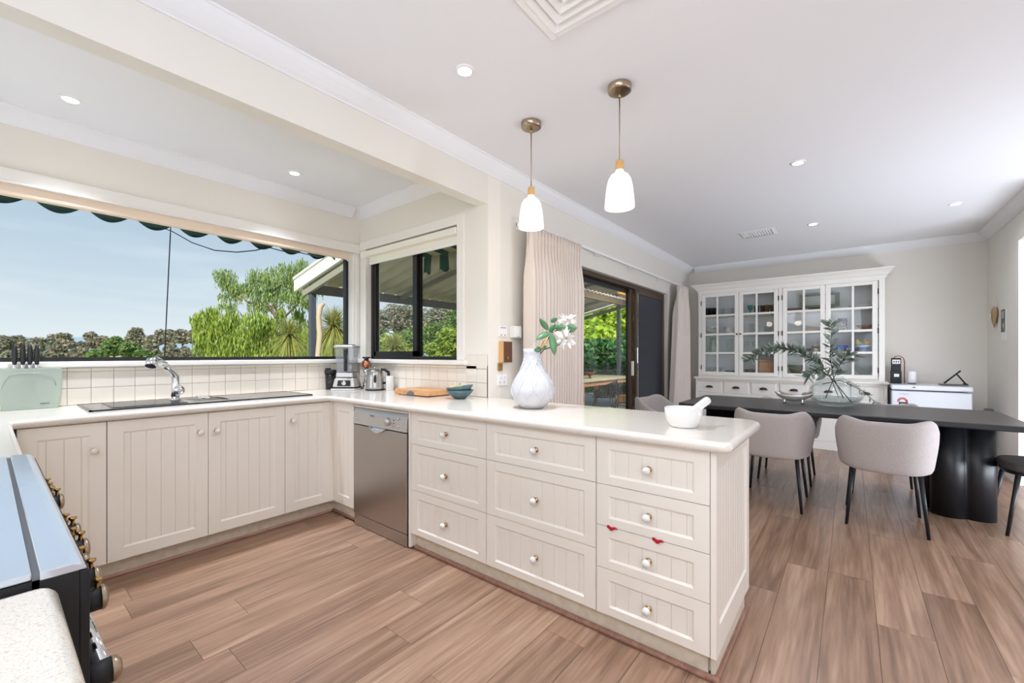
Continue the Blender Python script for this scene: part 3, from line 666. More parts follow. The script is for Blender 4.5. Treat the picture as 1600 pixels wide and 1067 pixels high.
obj('edge_strip', MB().box(5.115, 5.13, yo-.017, yo-.013, .06, 1.98), M['chrome'], d2)
t = thing('curtain_rail', 'white curtain rail running along the wall above the patio door', 'curtain rail', (4.6, 1.95, 2.21))
obj('rail', MB().box(2.58, 6.72, 1.942, 1.962, 2.205, 2.232), M['white'], t, bevel=.003)
for x_ in (2.62, 3.9, 4.75, 5.7, 6.65): obj('bracket', MB().box(x_-.012, x_+.012, 1.955, YD, 2.212, 2.245).box(x_-.012, x_+.012, YD-.006, YD, 2.19, 2.27), M['white'], t)
def curtain(x0, x1, xb0, xb1, n, label, seed):
    r = random.Random(seed); ph = [r.random()*6 for _ in range(6)]
    t = thing('curtain', label, 'curtain', ((x0+x1)/2, 1.95, .02), group=None)
    zt = 2.205
    def fn(u, v):
        z = zt-(zt-.02)*v; k = min(1, max(0, (v-.04)/.16)); k = k*k*(3-2*k)
        xa = x0+(x1-x0)*u; xc = xb0+(xb1-xb0)*u; vv = min(1, v*1.3)
        x = xa+(xc-xa)*vv
        a = .018+.036*k; th = u*n*2*PI
        yv = 1.935 + a*math.sin(th+.5*math.sin(ph[0]+u*9)+.25*k*math.sin(3*v+ph[1])) + .008*math.sin(th*2.1+ph[2])*k
        if v < .12: yv += .010*math.sin(th*3+ph[3])*(1-v/.12)
        x += .014*math.cos(th)*k
        return (x, yv-.012*(1-k), z)
    mb = MB(); mb.grid(fn, n*16, 34); cl = obj('drape', mb, M['curtain'], t, solid=.003)
    hd = MB()
    for i in range(n):
        u = (i+.3)/n; p = fn(u, 0); q = fn(u, .075)
        hd.tube([(p[0], p[1]-.018, p[2]+.004), (p[0]+.002, p[1]-.022, (p[2]+q[2])/2), (q[0], q[1]-.010, q[2])], [.007, .009, .006], 6)
    obj('pinch_pleats', hd, M['curtain'], t)
    return t
curtain(2.60, 3.38, 2.60, 3.345, 17, 'linen curtain bunched at the left of the patio door behind the vase', 3)
curtain(6.18, 6.62, 5.98, 6.66, 8, 'linen curtain at the right end of the patio door beside the display cabinet', 5)

# wall plates between pier and curtain
def plate(name, label, cat, x0, x1, z0, z1, d=.009): return thing(name, label, cat, ((x0+x1)/2, YD, z0)), obj
def wallbox(name, label, cat, x0, x1, z0, z1, d, m, details=()):
    t = thing(name, label, cat, ((x0+x1)/2, YD-d/2, z0)); obj('plate', MB().box(x0, x1, YD-d, YD, z0, z1), m, t, bevel=.003)
    for nm, a, b, c_, e, dd, mm in details: obj(nm, MB().box(a, b, YD-d-dd, YD-d+.001, c_, e), mm, t)
wallbox('sensor_plate', 'white wall plate with small dark sockets, top one by the curtain', 'wall plate', 2.385, 2.488, 1.345, 1.425, .010, M['white'],
        [('socket_hole', 2.412+.022*k, 2.423+.022*k, 1.408, 1.416, .001, M['dblack']) for k in range(3)] + [('socket_hole', 2.412+.042*k, 2.423+.042*k, 1.353, 1.36, .001, M['dblack']) for k in range(2)])
wallbox('intercom_unit', 'white box shaped unit on the wall touching the curtain', 'intercom', 2.528, 2.615, 1.34, 1.43, .05, M['white'], [('slot', 2.55, 2.59, 1.345, 1.348, .002, M['greystrip'])])
wallbox('dark_control_panel', 'brown fronted control box with cream side below the socket plate', 'control panel', 2.400, 2.522, 1.15, 1.31, .028, M['shadewood'], [('dark_face', 2.424, 2.52, 1.152, 1.308, .003, mat('brown_panel', (98, 58, 40), .3)), ('keyhole', 2.462, 2.472, 1.175, 1.195, .006, M['brass'])])
wallbox('brass_lock', 'small brass latch plate hanging below the brown control box', 'latch', 2.385, 2.43, 1.09, 1.145, .014, M['brass'], [('screw', 2.392, 2.398, 1.128, 1.134, .002, M['dblack']), ('screw', 2.414, 2.42, 1.128, 1.134, .002, M['dblack'])])
wallbox('power_point', 'white double power point just above the worktop beside the vase', 'power point', 2.382, 2.492, .978, 1.062, .009, M['white'],
        [('socket_pin', 2.400+.05*k, 2.404+.05*k, .995, 1.01, .001, M['greystrip']) for k in range(2)] + [('switch', 2.402+.045*k, 2.418+.045*k, 1.03, 1.046, .004, M['ceramic']) for k in range(2)])

# ------------------------------------------------------------------ display cabinet on the far wall
HX, HU = 6.69, 6.78; HY0, HY1 = -.335, 1.825
t = thing('display_cabinet', 'large white glazed display cabinet filling the far wall', 'cabinet', (6.92, .745, 0))
b = MB(); b.box(HX+.02, 7.13, HY0+.02, HY1-.02, .09, .855); b.box(HX+.005, 7.13, HY0+.01, HY1-.01, 0, .09); obj('base', b, M['hutch'], t, bevel=.003)
obj('base_top', MB().box(HX-.03, 7.14, HY0-.015, HY1+.02, .855, .882), M['hutch'], t, bevel=.006)
b = MB()
for y_ in (HY0, HY1-.03): b.box(HX+.004, HX+.02, y_, y_+.03, .09, .855)
b.box(HX+.004, HX+.02, HY0+.03, HY1-.03, .825, .855); b.box(HX+.004, HX+.02, HY0+.03, HY1-.03, .615, .65)
obj('face_frame', b, M['hutch'], t, bevel=.002)
for y1_, y0_ in ((1.797, 1.471), (1.437, 1.126), (1.086, .796), (.745, .441), (.387, .062), (0, -.268)):
    d = obj('drawer', MB().box(HX+.006, HX+.022, y0_, y1_, .658, .82), M['hutch'], t, bevel=.003)
    p = MB(); yc = (y0_+y1_)/2; p.grid(lambda u, v: (HX+.006-.022*math.sin(v*PI/2)*math.sin(u*PI)**.5, yc-.045*math.cos(u*PI), .725+.032*math.sin(u*PI)**.6*math.cos(v*PI/2)), 14, 6)
    obj('cup_pull', p, M['pewter'], d, solid=.003)
    obj('base_door', MB().box(HX+.008, HX+.022, y0_, y1_, .11, .61), M['hutch'], t, bevel=.003)
UY0, UY1 = HY0+.018, HY1-.017
b = MB(); b.box(HU+.02, 7.13, UY0, UY0+.02, .882, 2.14); b.box(HU+.02, 7.13, UY1-.02, UY1, .882, 2.14); b.box(HU+.02, 7.11, UY0+.02, UY1-.02, 2.12, 2.14); b.box(HU+.02, 7.11, UY0+.02, UY1-.02, .882, .935); b.box(HU+.03, 7.11, .742, .762, .935, 2.12)
obj('carcass', b, M['hutch'], t)
obj('back_board', MB().box(7.11, 7.12, UY0+.02, UY1-.02, .9, 2.13), M['hutchin'], t)
b = MB(); b.box(HU, HU+.02, UY0, UY0+.055, .882, 2.14); b.box(HU, HU+.02, UY1-.045, UY1, .882, 2.14); b.box(HU, HU+.02, .732, .772, .90, 2.115)
b.box(HU, HU+.02, UY0+.055, UY1-.045, 2.112, 2.14); b.box(HU, HU+.02, UY0+.055, UY1-.045, .882, .902); obj('upper_frame', b, M['hutch'], t)
cr_ = MB(); prof = [(0, 2.14), (-.01, 2.14), (-.012, 2.165), (-.03, 2.18), (-.05, 2.215), (-.075, 2.235), (-.085, 2.24), (-.085, 2.255), (.35, 2.255), (.35, 2.14)]
n = len(prof); y0_, y1_ = UY0, UY1; bb = len(cr_.v)
for (dx, z_) in prof: e = max(0, -dx); cr_.v.append((HU+dx, y0_-e, z_))
for (dx, z_) in prof: e = max(0, -dx); cr_.v.append((HU+dx, y1_+e, z_))
# the returns run back to the wall
for i in range(n-1): cr_.face([bb+i, bb+i+1, bb+n+i+1, bb+n+i])
for s_, o_ in ((y0_, 0), (y1_, n)):
    k0 = len(cr_.v)
    for (dx, z_) in prof[:8]: e = max(0, -dx); cr_.v.append((7.13, s_-e if o_ == 0 else s_+e, z_))
    for i in range(7):
        q = [bb+o_+i, k0+i, k0+i+1, bb+o_+i+1]; cr_.face(q if o_ == 0 else q[::-1])
obj('cornice', cr_, M['hutch'], t)
SH = [1.235, 1.508, 1.79]
for z_ in SH:
    for (a, c_) in ((UY0+.022, .74), (.764, UY1-.022)): obj('shelf', MB().box(HU+.03, 7.108, a, c_, z_-.016, z_+.002), M['hutch'], t)
def hdoor(y1_, y0_, hinge_left, yc, knob):
    z0_, z1_ = .905, 2.11; st = .052; rows_ = [(.958, 1.219), (1.248, 1.494), (1.523, 1.778), (1.802, 2.066)]; cw = .012
    mb = MB(); xa_, xb_ = HU-.002, HU+.018
    mb.box(xa_, xb_, y0_, y0_+st, z0_, z1_); mb.box(xa_, xb_, y1_-st, y1_, z0_, z1_); mb.box(xa_, xb_, y0_+st, y1_-st, z0_, rows_[0][0]); mb.box(xa_, xb_, y0_+st, y1_-st, rows_[-1][1], z1_)
    mb.box(xa_, xb_, yc-cw, yc+cw, rows_[0][0], rows_[-1][1])
    for k in range(3):
        for a, c_ in ((y0_+st, yc-cw), (yc+cw, y1_-st)): mb.box(xa_, xb_, a, c_, rows_[k][1], rows_[k+1][0])
    d = obj('door', mb, M['hutch'], t, bevel=.003)
    for (za, zb_) in rows_:
        for a, c_ in ((y0_+st, yc-cw), (yc+cw, y1_-st)): obj('pane', MB().box(xa_+.008, xa_+.011, a, c_, za, zb_), M['cabglass'], d)
    hy = y1_+.004 if hinge_left else y0_-.004
    for z_ in (1.02, 1.50, 1.98): obj('hinge', MB().lathe([(.006, -.032), (.006, .032)], (xa_-.004, hy, z_), 8), M['pewter'], d)
    if knob: obj('knob', MB().lathe([(.006, 0), (.006, .012), (.012, .016), (.010, .024), (0, .026)], (xa_, y0_+.02 if hinge_left else y1_-.02, 1.505), 14, '-x', cap=False), M['pewter'], d)
hdoor(1.762, 1.262, True, 1.545, True); hdoor(1.257, .777, False, 1.037, True); hdoor(.727, .262, True, .489, False); hdoor(.257, -.252, False, -.016, False)

# things on the shelves
def ware(name, label, cat, prof, x, y, z, m, group=None, seg=22, parts=()):
    return obj(name, MB().lathe(prof, (x, y, z), seg, cap=False), m, label=label, cat=cat, group=group)
Z4, Z3, Z2, Z1 = 1.793, 1.511, 1.238, .936
tumbler = lambda r, h: [(0, .004), (r*.85, .004), (r*.85, 0), (r*.8, 0), (r, h), (r-.003, h), (r*.8, .008), (0, .008)]
dkg = glass('dark_glass', (96, 104, 100), 1.5, 0, ((30, 36, 34), .45)); amb = glass('amber_glass', (214, 190, 120), 1.5, 0, ((150, 118, 50), .3)); pur = glass('plum_glass', (190, 150, 160), 1.5, 0, ((96, 50, 60), .35)); aqu = glass('aqua_glass', (150, 214, 210), 1.5, 0, ((90, 176, 172), .35))
for i, (y_, x_) in enumerate(((1.72, 6.93), (1.66, 6.93), (1.60, 6.93), (1.69, 7.02), (1.63, 7.02))):
    ware('tumbler', ['front left', 'front middle', 'front right', 'back left', 'back right'][i]+' dark glass tumbler of the cluster on the top shelf', 'glass', tumbler(.034, .125), x_, y_, Z4, dkg, 'dark tumblers on the top shelf')
for i, y_ in enumerate((1.50, 1.43, 1.36, 1.30)):
    ware('tumbler', ['leftmost', 'second', 'third', 'rightmost'][i]+' clear glass tumbler in the row on the top shelf', 'glass', tumbler(.03, .11), 6.93+.05*(i % 2), y_, Z4, M['clear'], 'clear tumblers on the top shelf')
ware('goblet', 'aqua glass goblet standing on the top shelf', 'glass', [(0, 0), (.03, .002), (.008, .012), (.007, .05), (.03, .07), (.036, .13), (.033, .13), (.027, .075), (0, .06)], 6.93, 1.14, Z4, aqu)
for i, y_ in enumerate((1.06, .99, .93, .87, .81)):
    ware('tumbler', ['leftmost plum', 'second plum', 'left amber', 'right amber', 'rightmost plum'][i]+' coloured glass tumbler in the row on the top shelf', 'glass', tumbler(.034, .12), 6.94+.03*(i % 2), y_, Z4, pur if i not in (2, 3) else amb, ('plum' if i not in (2, 3) else 'amber')+' tumblers on the top shelf')
obj('wooden_box', MB().box(6.88, 7.0, .52, .70, Z4, Z4+.05), mat('rosewood', (112, 74, 66), .5), bevel=.004, label='low reddish brown box on the top shelf behind the third door', cat='box')
t2 = thing('serving_tray', 'rectangular green bordered tray leaning at the back of the top shelf', 'tray', (7.06, .33, Z4))
obj('rim', MB().box(7.055, 7.065, .12, .56, Z4+.06, Z4+.24), mat('sage_border', (138, 148, 132), .5), t2, bevel=.004); obj('face', MB().box(7.05, 7.056, .17, .51, Z4+.09, Z4+.21), mat('tray_face', (202, 204, 198), .5), t2)
obj('tray_stand', MB().box(7.0, 7.068, .22, .46, Z4, Z4+.05), mat('brown_stand', (112, 82, 70), .6), t2)
ware('platter', 'wide cream platter lying at the right of the top shelf', 'platter', [(0, .005), (.06, .005), (.13, .03), (.135, .032), (.13, .036), (.06, .012), (0, .012)], 6.95, -.10, Z4, M['ceramic'])
for k, (r_, y_) in enumerate(((.10, 1.66), (.085, 1.66))):
    ware('cake_stand', ('wide' if k == 0 else 'smaller')+' white cake plate, '+('lower' if k == 0 else 'upper')+' of the pair behind the first door', 'cake stand', [(0, 0), (.045, .002), (.012, .012), (.012, .05), (r_, .055), (r_, .062), (0, .062)], 6.95, y_, Z3+k*.062, M['ceramic'])
for k in range(4): ware('bowl', ['lowest', 'second lowest', 'third', 'topmost'][k]+' white bowl in the nested stack behind the first door', 'bowl', [(0, 0), (.045, 0), (.09, .05), (.087, .05), (.04, .006), (0, .006)], 6.95, 1.41, Z3+.018*k, M['ceramic'], 'white bowls in the nested stack')
ware('glass_jar', 'straight clear glass jar on the second shelf of the second door', 'jar', tumbler(.04, .15), 6.95, 1.12, Z3, M['clear'])
ware('glass_jar', 'shorter clear glass jar on the second shelf behind the lamp reflection', 'jar', tumbler(.05, .11), 6.98, .93, Z3, M['clear'])
wd = mat('blond_board', (206, 176, 146), .6)
obj('serving_board', MB().box(6.86, 7.03, .50, .71, Z3, Z3+.02), mat('brown_board', (146, 116, 98), .6), bevel=.003, label='brown flat serving board on the second shelf', cat='board')
obj('serving_board', MB().box(6.86, 7.03, .29, .47, Z3, Z3+.04), wd, bevel=.003, label='pale thick serving board on the second shelf', cat='board')
t2 = thing('lantern_jar', 'grey patterned lattice jar with a rim on the second shelf', 'jar', (6.93, .09, Z3))
lat = mat('lattice_glaze', (196, 196, 188), .6, noise=(40, (96, 98, 92), .15))
obj('body', MB().lathe([(0, 0), (.05, 0), (.055, .02), (.055, .09), (.048, .11), (.0, .11)], (6.93, .09, Z3), 22, cap=False), lat, t2); obj('collar', MB().lathe([(.048, .11), (.058, .125), (.05, .14), (.047, .16), (.05, .165)], (6.93, .09, Z3), 22), M['greystrip'], t2)
ware('wooden_bowl', 'reddish brown wooden bowl on the second shelf at the right', 'bowl', [(0, 0), (.04, 0), (.12, .07), (.115, .07), (.04, .01), (0, .01)], 6.95, -.16, Z3, mat('red_wood', (132, 92, 78), .5))
t2 = thing('glass_pitcher', 'tall cut glass pitcher on the third shelf of the first door', 'pitcher', (6.93, 1.64, Z2))
cg = glass('cut_glass', (226, 232, 226), 1.5, .05, ((210, 220, 208), .3))
obj('body', MB().lathe([(0, 0), (.05, 0), (.055, .06), (.045, .16), (.04, .2), (.05, .23), (.047, .23), (.037, .2), (.04, .16), (.05, .06), (0, .008)], (6.93, 1.64, Z2), 12, cap=False, smooth=False), cg, t2); obj('handle', MB().tube([(6.93, 1.60, Z2+.2), (6.92, 1.565, Z2+.19), (6.92, 1.57, Z2+.1), (6.93, 1.60, Z2+.07)], .006, 8), cg, t2)
ware('glass_vase', 'tall smooth glass vase on the third shelf of the first door', 'vase', [(0, 0), (.04, 0), (.03, .05), (.055, .21), (.052, .21), (.027, .05), (0, .01)], 6.95, 1.42, Z2, M['clear'])
wine = [(0, 0), (.03, .002), (.006, .01), (.005, .08), (.03, .1), (.035, .15), (.03, .17), (.027, .17), (.031, .15), (.027, .103), (0, .09)]
for i, y_ in enumerate((1.18, 1.09, 1.0, .9)): ware('wine_glass', ['leftmost', 'second', 'third', 'rightmost'][i]+' stemmed wine glass on the third shelf of the second door', 'glass', wine, 6.95, y_, Z2, M['clear'], 'stemmed glasses on the third shelf')
t2 = thing('rabbit_figurine', 'small pinkish rabbit figurine on the third shelf', 'figurine', (6.92, .60, Z2)); pk = mat('pink_bisque', (226, 202, 194), .6)
obj('body', MB().sph((6.92, .60, Z2+.04), .035, 14, 8, (1, 1, 1.15)).sph((6.92, .60, Z2+.095), .024), pk, t2)
for s_ in (-1, 1): obj('ear', MB().sph((6.92, .60+s_*.012, Z2+.135), .009, 8, 6, (1, 1, 2.8)), pk, t2)
ware('bowl', 'small dark grey bowl beside the rabbit figurine', 'bowl', [(0, 0), (.03, 0), (.065, .055), (.062, .055), (.028, .006), (0, .006)], 6.93, .47, Z2, M['greystrip'])
t2 = thing('bird_figurine', 'tiny cream bird figurine beside the large grey bowl', 'figurine', (6.9, .36, Z2)); cb_ = mat('cream_bisque', (230, 222, 196), .6)
obj('body', MB().sph((6.9, .36, Z2+.035), .03, 12, 8, (.8, 1.1, 1)), cb_, t2); obj('head', MB().sph((6.9, .375, Z2+.078), .019), cb_, t2)
ware('bowl', 'larger taupe grey bowl on the third shelf behind the branches', 'bowl', [(0, 0), (.035, 0), (.095, .085), (.092, .085), (.032, .006), (0, .006)], 6.95, .235 if False else .33, Z2, mat('taupe_glaze', (146, 136, 136), .4))
ware('bowl', 'bright blue and violet bowl on the third shelf of the last door', 'bowl', [(0, 0), (.03, 0), (.1, .09), (.097, .09), (.03, .008), (0, .008)], 6.93, .12, Z2, mat('cobalt_glaze', (44, 104, 190), .2, noise=(7, (150, 84, 132), .25)))
ware('bowl', 'low pale lilac bowl behind the blue bowl', 'bowl', [(0, 0), (.05, 0), (.09, .06), (.087, .06), (.05, .008), (0, .008)], 7.01, .0, Z2, mat('lilac_glaze', (168, 168, 190), .4))
ware('cake_stand', 'pale blue and white footed cake stand carrying two yellow ducks', 'cake stand', [(0, 0), (.06, .002), (.03, .03), (.025, .06), (.115, .07), (.12, .09), (.115, .09), (0, .075)], 6.93, -.125, Z2, mat('pale_blue_glaze', (168, 196, 228), .3))
def duck(y_, c, label):
    t2 = thing('duck_figurine', label, 'figurine', (6.92, y_, Z2+.09)); m_ = mat('duck_'+label.split()[0], c, .45)
    obj('body', MB().sph((6.92, y_, Z2+.112), .028, 14, 8, (.8, 1.2, .8)), m_, t2); obj('head', MB().sph((6.92, y_+.014, Z2+.148), .017), m_, t2)
    obj('beak', MB().lathe([(.006, 0), (.0, .014)], (6.92, y_+.03, Z2+.147), 8, 'y'), M['shadewood'], t2)
duck(-.155, (240, 178, 60), 'orange yellow toy duck on the right of the cake stand'); duck(-.075, (228, 214, 130), 'pale yellow toy duck on the left of the cake stand')
for y_, r_ in ((1.66, .075), (1.56, .06)): ware('glass_bowl', ('larger' if r_ > .07 else 'smaller')+' clear glass bowl on the bottom shelf of the first door', 'bowl', [(0, 0), (.03, 0), (r_, .08), (r_-.003, .08), (.03, .006), (0, .006)], 6.93, y_, Z1, M['clear'])
ware('dish', 'shallow dark teal dish on the bottom shelf of the first door', 'dish', [(0, 0), (.04, 0), (.08, .035), (.077, .035), (.04, .006), (0, .006)], 6.92, 1.40, Z1, mat('deep_teal', (36, 108, 116), .3))
ware('bowl', 'grey stoneware bowl on the bottom shelf of the second door', 'bowl', [(0, 0), (.035, 0), (.085, .06), (.082, .06), (.035, .006), (0, .006)], 6.92, 1.13, Z1, M['greystrip'])
t2 = thing('wicker_basket', 'tan wicker hamper filling the bottom shelf of the second door', 'basket', (6.97, .905, Z1)); wk = mat('wicker', (188, 146, 112), .7, bump=(90, .8, (1, 1, 6)))
obj('body', MB().box(6.87, 7.08, .79, 1.02, Z1, Z1+.17), wk, t2, bevel=.006); obj('lid', MB().box(6.865, 7.085, .785, 1.025, Z1+.172, Z1+.20), wk, t2, bevel=.006)
ware('glass_bowl', 'deep greenish glass bowl on the bottom shelf of the third door', 'bowl', [(0, 0), (.05, 0), (.10, .13), (.097, .13), (.045, .008), (0, .008)], 6.95, .59, Z1, glass('olive_tint', (206, 208, 190), 1.5, 0, ((170, 172, 150), .3)))
ware('glass_bowl', 'shallow glass bowl beside the deep greenish one', 'bowl', [(0, 0), (.05, 0), (.09, .07), (.087, .07), (.045, .008), (0, .008)], 6.95, .37, Z1, M['clear'])
ware('glass_bowl', 'small stemless glass bowl on the bottom shelf behind the vase branches', 'bowl', [(0, 0), (.05, 0), (.09, .07), (.087, .07), (.045, .008), (0, .008)], 6.95, .12, Z1, M['clear'])
ware('punch_bowl', 'round clear punch bowl on the bottom shelf of the last door', 'bowl', [(0, 0), (.06, 0), (.05, .02), (.11, .09), (.10, .15), (.097, .15), (.107, .09), (.045, .028), (0, .025)], 6.95, -.13, Z1, M['clearthick'])

# ------------------------------------------------------------------ chest freezer and what stands on it
t = thing('chest_freezer', 'white chest freezer beside the display cabinet', 'freezer', (6.82, -.68, 0))
obj('body', MB().box(6.52, 7.12, -1.0, -.362, .03, .80), M['freezer'], t, bevel=.012)
obj('lid', MB().box(6.50, 7.125, -1.005, -.358, .812, .865), M['freezer'], t, bevel=.014, segs=3)
obj('lock', MB().box(6.497, 6.502, -.56, -.535, .838, .85), M['greystrip'], t)
lg = text('lettering', 'Westinghouse', .014, mat('teal_print', (120, 176, 178), .5), Matrix.Translation((6.518-6.82, -.47+.68, .765)) @ Matrix.Rotation(-PI/2, 4, 'Z') @ Matrix.Rotation(PI/2, 4, 'X'), t)
st = MB(); st.grid(lambda u, v: (6.5175, -.455-.045*math.cos(PI*(1-u))*(1-.42*v), .675+.05*math.sin(PI*u)*(1-.42*v)), 16, 1)
obj('energy_sticker', st, mat('red_sticker', (206, 44, 48), .5), t, solid=.0008)
obj('energy_sticker', MB().box(6.5165, 6.518, -.50, -.425, .60, .672), mat('black_sticker', (40, 36, 30), .5), t); obj('energy_sticker', MB().box(6.5158, 6.5172, -.49, -.435, .612, .655), mat('yellow_sticker', (214, 196, 150), .5), t)
for k in range(5):
    a = PI*(.12+.16*k); obj('star', MB().sph((6.5168, -.455-.0355*math.cos(PI-a), .675+.0395*math.sin(a)), .0045, 8, 4, (.2, 1, 1)), M['white'], t)
t = thing('coffee_canister', 'tall black box with two white labels beside the display cabinet', 'box', (6.86, -.42, .866))
obj('lower_tin', MB().box(6.81, 6.91, -.468, -.372, .866, 1.015), M['dblack'], t, bevel=.004); obj('upper_tin', MB().box(6.815, 6.905, -.463, -.377, 1.018, 1.17), M['dblack'], t, bevel=.004)
obj('label', MB().box(6.813, 6.8155, -.455, -.385, 1.10, 1.15), M['white'], t); obj('label', MB().box(6.808, 6.8105, -.445, -.40, .945, .98), M['white'], t)
for k in range(3): obj('print', MB().box(6.8122, 6.8132, -.445+.02*k, -.435+.02*k, 1.115, 1.135), M['dblack'], t)
mb = MB(); mb.grid(lambda u, v: (6.98+.02*v, -.45-.055*math.cos(PI*u), 1.12+.075*math.sin(PI*u)), 14, 2); mb.grid(lambda u, v: (6.975+.03*v, -.45-.055, .866+.256*u), 3, 1); mb.grid(lambda u, v: (6.975+.03*v, -.45+.055, .866+.256*u), 3, 1)
obj('red_handle', mb, mat('terracotta_enamel', (170, 60, 44), .4), solid=.008, label='red arched handle of something standing behind the black box', cat='handle')
t = thing('speaker', 'white cylindrical speaker on the freezer', 'speaker', (6.82, -.555, .866))
obj('body', MB().lathe([(.036, .012), (.042, .018), (.042, .138), (.037, .148), (0, .149)], (6.82, -.555, .866), 28, cap=False), M['white'], t); obj('base', MB().lathe([(.034, 0), (.038, .003), (.038, .012)], (6.82, -.555, .866), 24), M['greystrip'], t)
t = thing('tablet_stand', 'black folding tablet stand with a tablet lying on the freezer', 'tablet stand', (6.8, -.88, .866))
obj('tablet', MB().box(6.68, 6.86, -1.0, -.78, .868, .878), M['greystrip'], t, bevel=.003)
obj('arm', MB().tube([(6.8, -.82, .885), (6.8, -.95, 1.03)], .008, 8), M['dblack'], t); obj('arm', MB().tube([(6.8, -.99, .885), (6.8, -.915, 1.0)], .007, 8), M['dblack'], t); obj('foot', MB().box(6.74, 6.86, -1.0, -.975, .878, .888), M['dblack'], t)

# ornament and card on the short wall
t = thing('heart_ornament', 'woven wicker heart hanging on a string from the short wall', 'ornament', (6.74, -1.222, 1.5))
mb = MB(); pts_ = []
for i in range(28):
    a = 2*PI*i/28; xh = 16*math.sin(a)**3/17; zh = (13*math.cos(a)-5*math.cos(2*a)-2*math.cos(3*a)-math.cos(4*a))/17
    pts_.append((6.74+xh*.10, -1.212, 1.607+zh*.118))
mb.lathe([(0, 0), (.012, .008), (.05, .07), (.078, .13), (.08, .17), (.06, .205), (.02, .222), (0, .222)], (6.74, -1.19, 1.495), 24, cap=False, sy=.3); obj('wicker_body', mb, mat('pale_wicker', (176, 148, 112), .8, bump=(70, 1)), t)
obj('string', MB().tube([(6.70, -1.19, 1.62), (6.72, -1.2, 1.80), (6.74, -1.20, 1.82), (6.75, -1.2, 1.80), (6.78, -1.19, 1.62)], .003, 6), M['curtain'], t)
obj('gift_tag', MB().box(6.715, 6.765, -1.163, -1.161, 1.60, 1.65), M['white'], t)
t = thing('wall_card', 'dark printed card pinned to the wall beside the wicker heart', 'card', (6.46, -1.208, 1.44))
obj('card', MB().box(6.42, 6.56, -1.2095, -1.205, 1.44, 1.67), mat('night_blue_print', (50, 62, 72), .5, noise=(9, (96, 112, 116), .2)), t); obj('backing_card', MB().box(6.385, 6.545, -1.2098, -1.207, 1.36, 1.675), M['white'], t)
for k in range(5): obj('print_line', MB().box(6.45, 6.53, -1.2052, -1.2045, 1.58+.015*k, 1.586+.015*k), M['white'], t)
obj('yellow_motif', MB().sph((6.47, -1.204, 1.505), .02, 10, 6, (1, .08, 1.3)), mat('mustard', (206, 190, 96), .5), t)
# vacuum stand in the corner
t = thing('stick_vacuum', 'grey stick vacuum parked in the corner behind the table leg', 'vacuum', (6.62, -1.1, 0))
obj('floor_head', MB().box(6.52, 6.70, -1.16, -1.06, .004, .05), M['white'], t, bevel=.015); obj('wand', MB().tube([(6.66, -1.12, .05), (6.74, -1.15, .62)], .014, 10), M['steel2'], t); obj('dust_bin', MB().lathe([(.035, 0), (.04, .02), (.04, .16), (.03, .18)], (6.74, -1.15, .45), 16), M['greystrip'], t)

# ------------------------------------------------------------------ dining table and chairs
t = thing('dining_table', 'long black dining table with rounded corners on two clover-shaped pedestals', 'table', (4.68, .18, 0))
TX0, TX1, TY0, TY1 = 4.14, 5.16, -.93, 1.30; r = .07
pts = arc(TX0+r, TY0+r, r, 180, 270, 5)+arc(TX1-r, TY0+r, r, 270, 360, 5)+arc(TX1-r, TY1-r, r, 0, 90, 5)+arc(TX0+r, TY1-r, r, 90, 180, 5)
tb_ = MB().prism(pts, .71, .75); tb_.mi = [1 if len(f_) == 4 else 0 for f_ in tb_.f]; tb_.mi[0] = 1
obj('tabletop', tb_, [M['table'], M['tleg']], t, bevel=.008, segs=3)
for yc in (-.64, .98):
    k = [(4.665+.104*math.cos(a), yc+.104*math.sin(a)) for a in (PI*.30, PI*.8, PI*1.3, PI*1.8)]
    out = []
    for i in range(96):
        a = 2*PI*i/96; d = Vector((math.cos(a), math.sin(a))); best = 0
        for cx, cy in k:
            o_ = Vector((cx-4.665, cy-yc)); bq = o_.dot(d); disc = bq*bq-(o_.length_squared-0.104**2)
            if disc > 0: best = max(best, bq+math.sqrt(disc))
        out.append((4.665+d.x*max(best, .08), yc+d.y*max(best, .08)))
    mb = MB().prism(out, 0, .708); mb.sm = [True if len(f_) == 4 else False for f_ in mb.f]
    obj('pedestal', mb, M['tleg'], t)
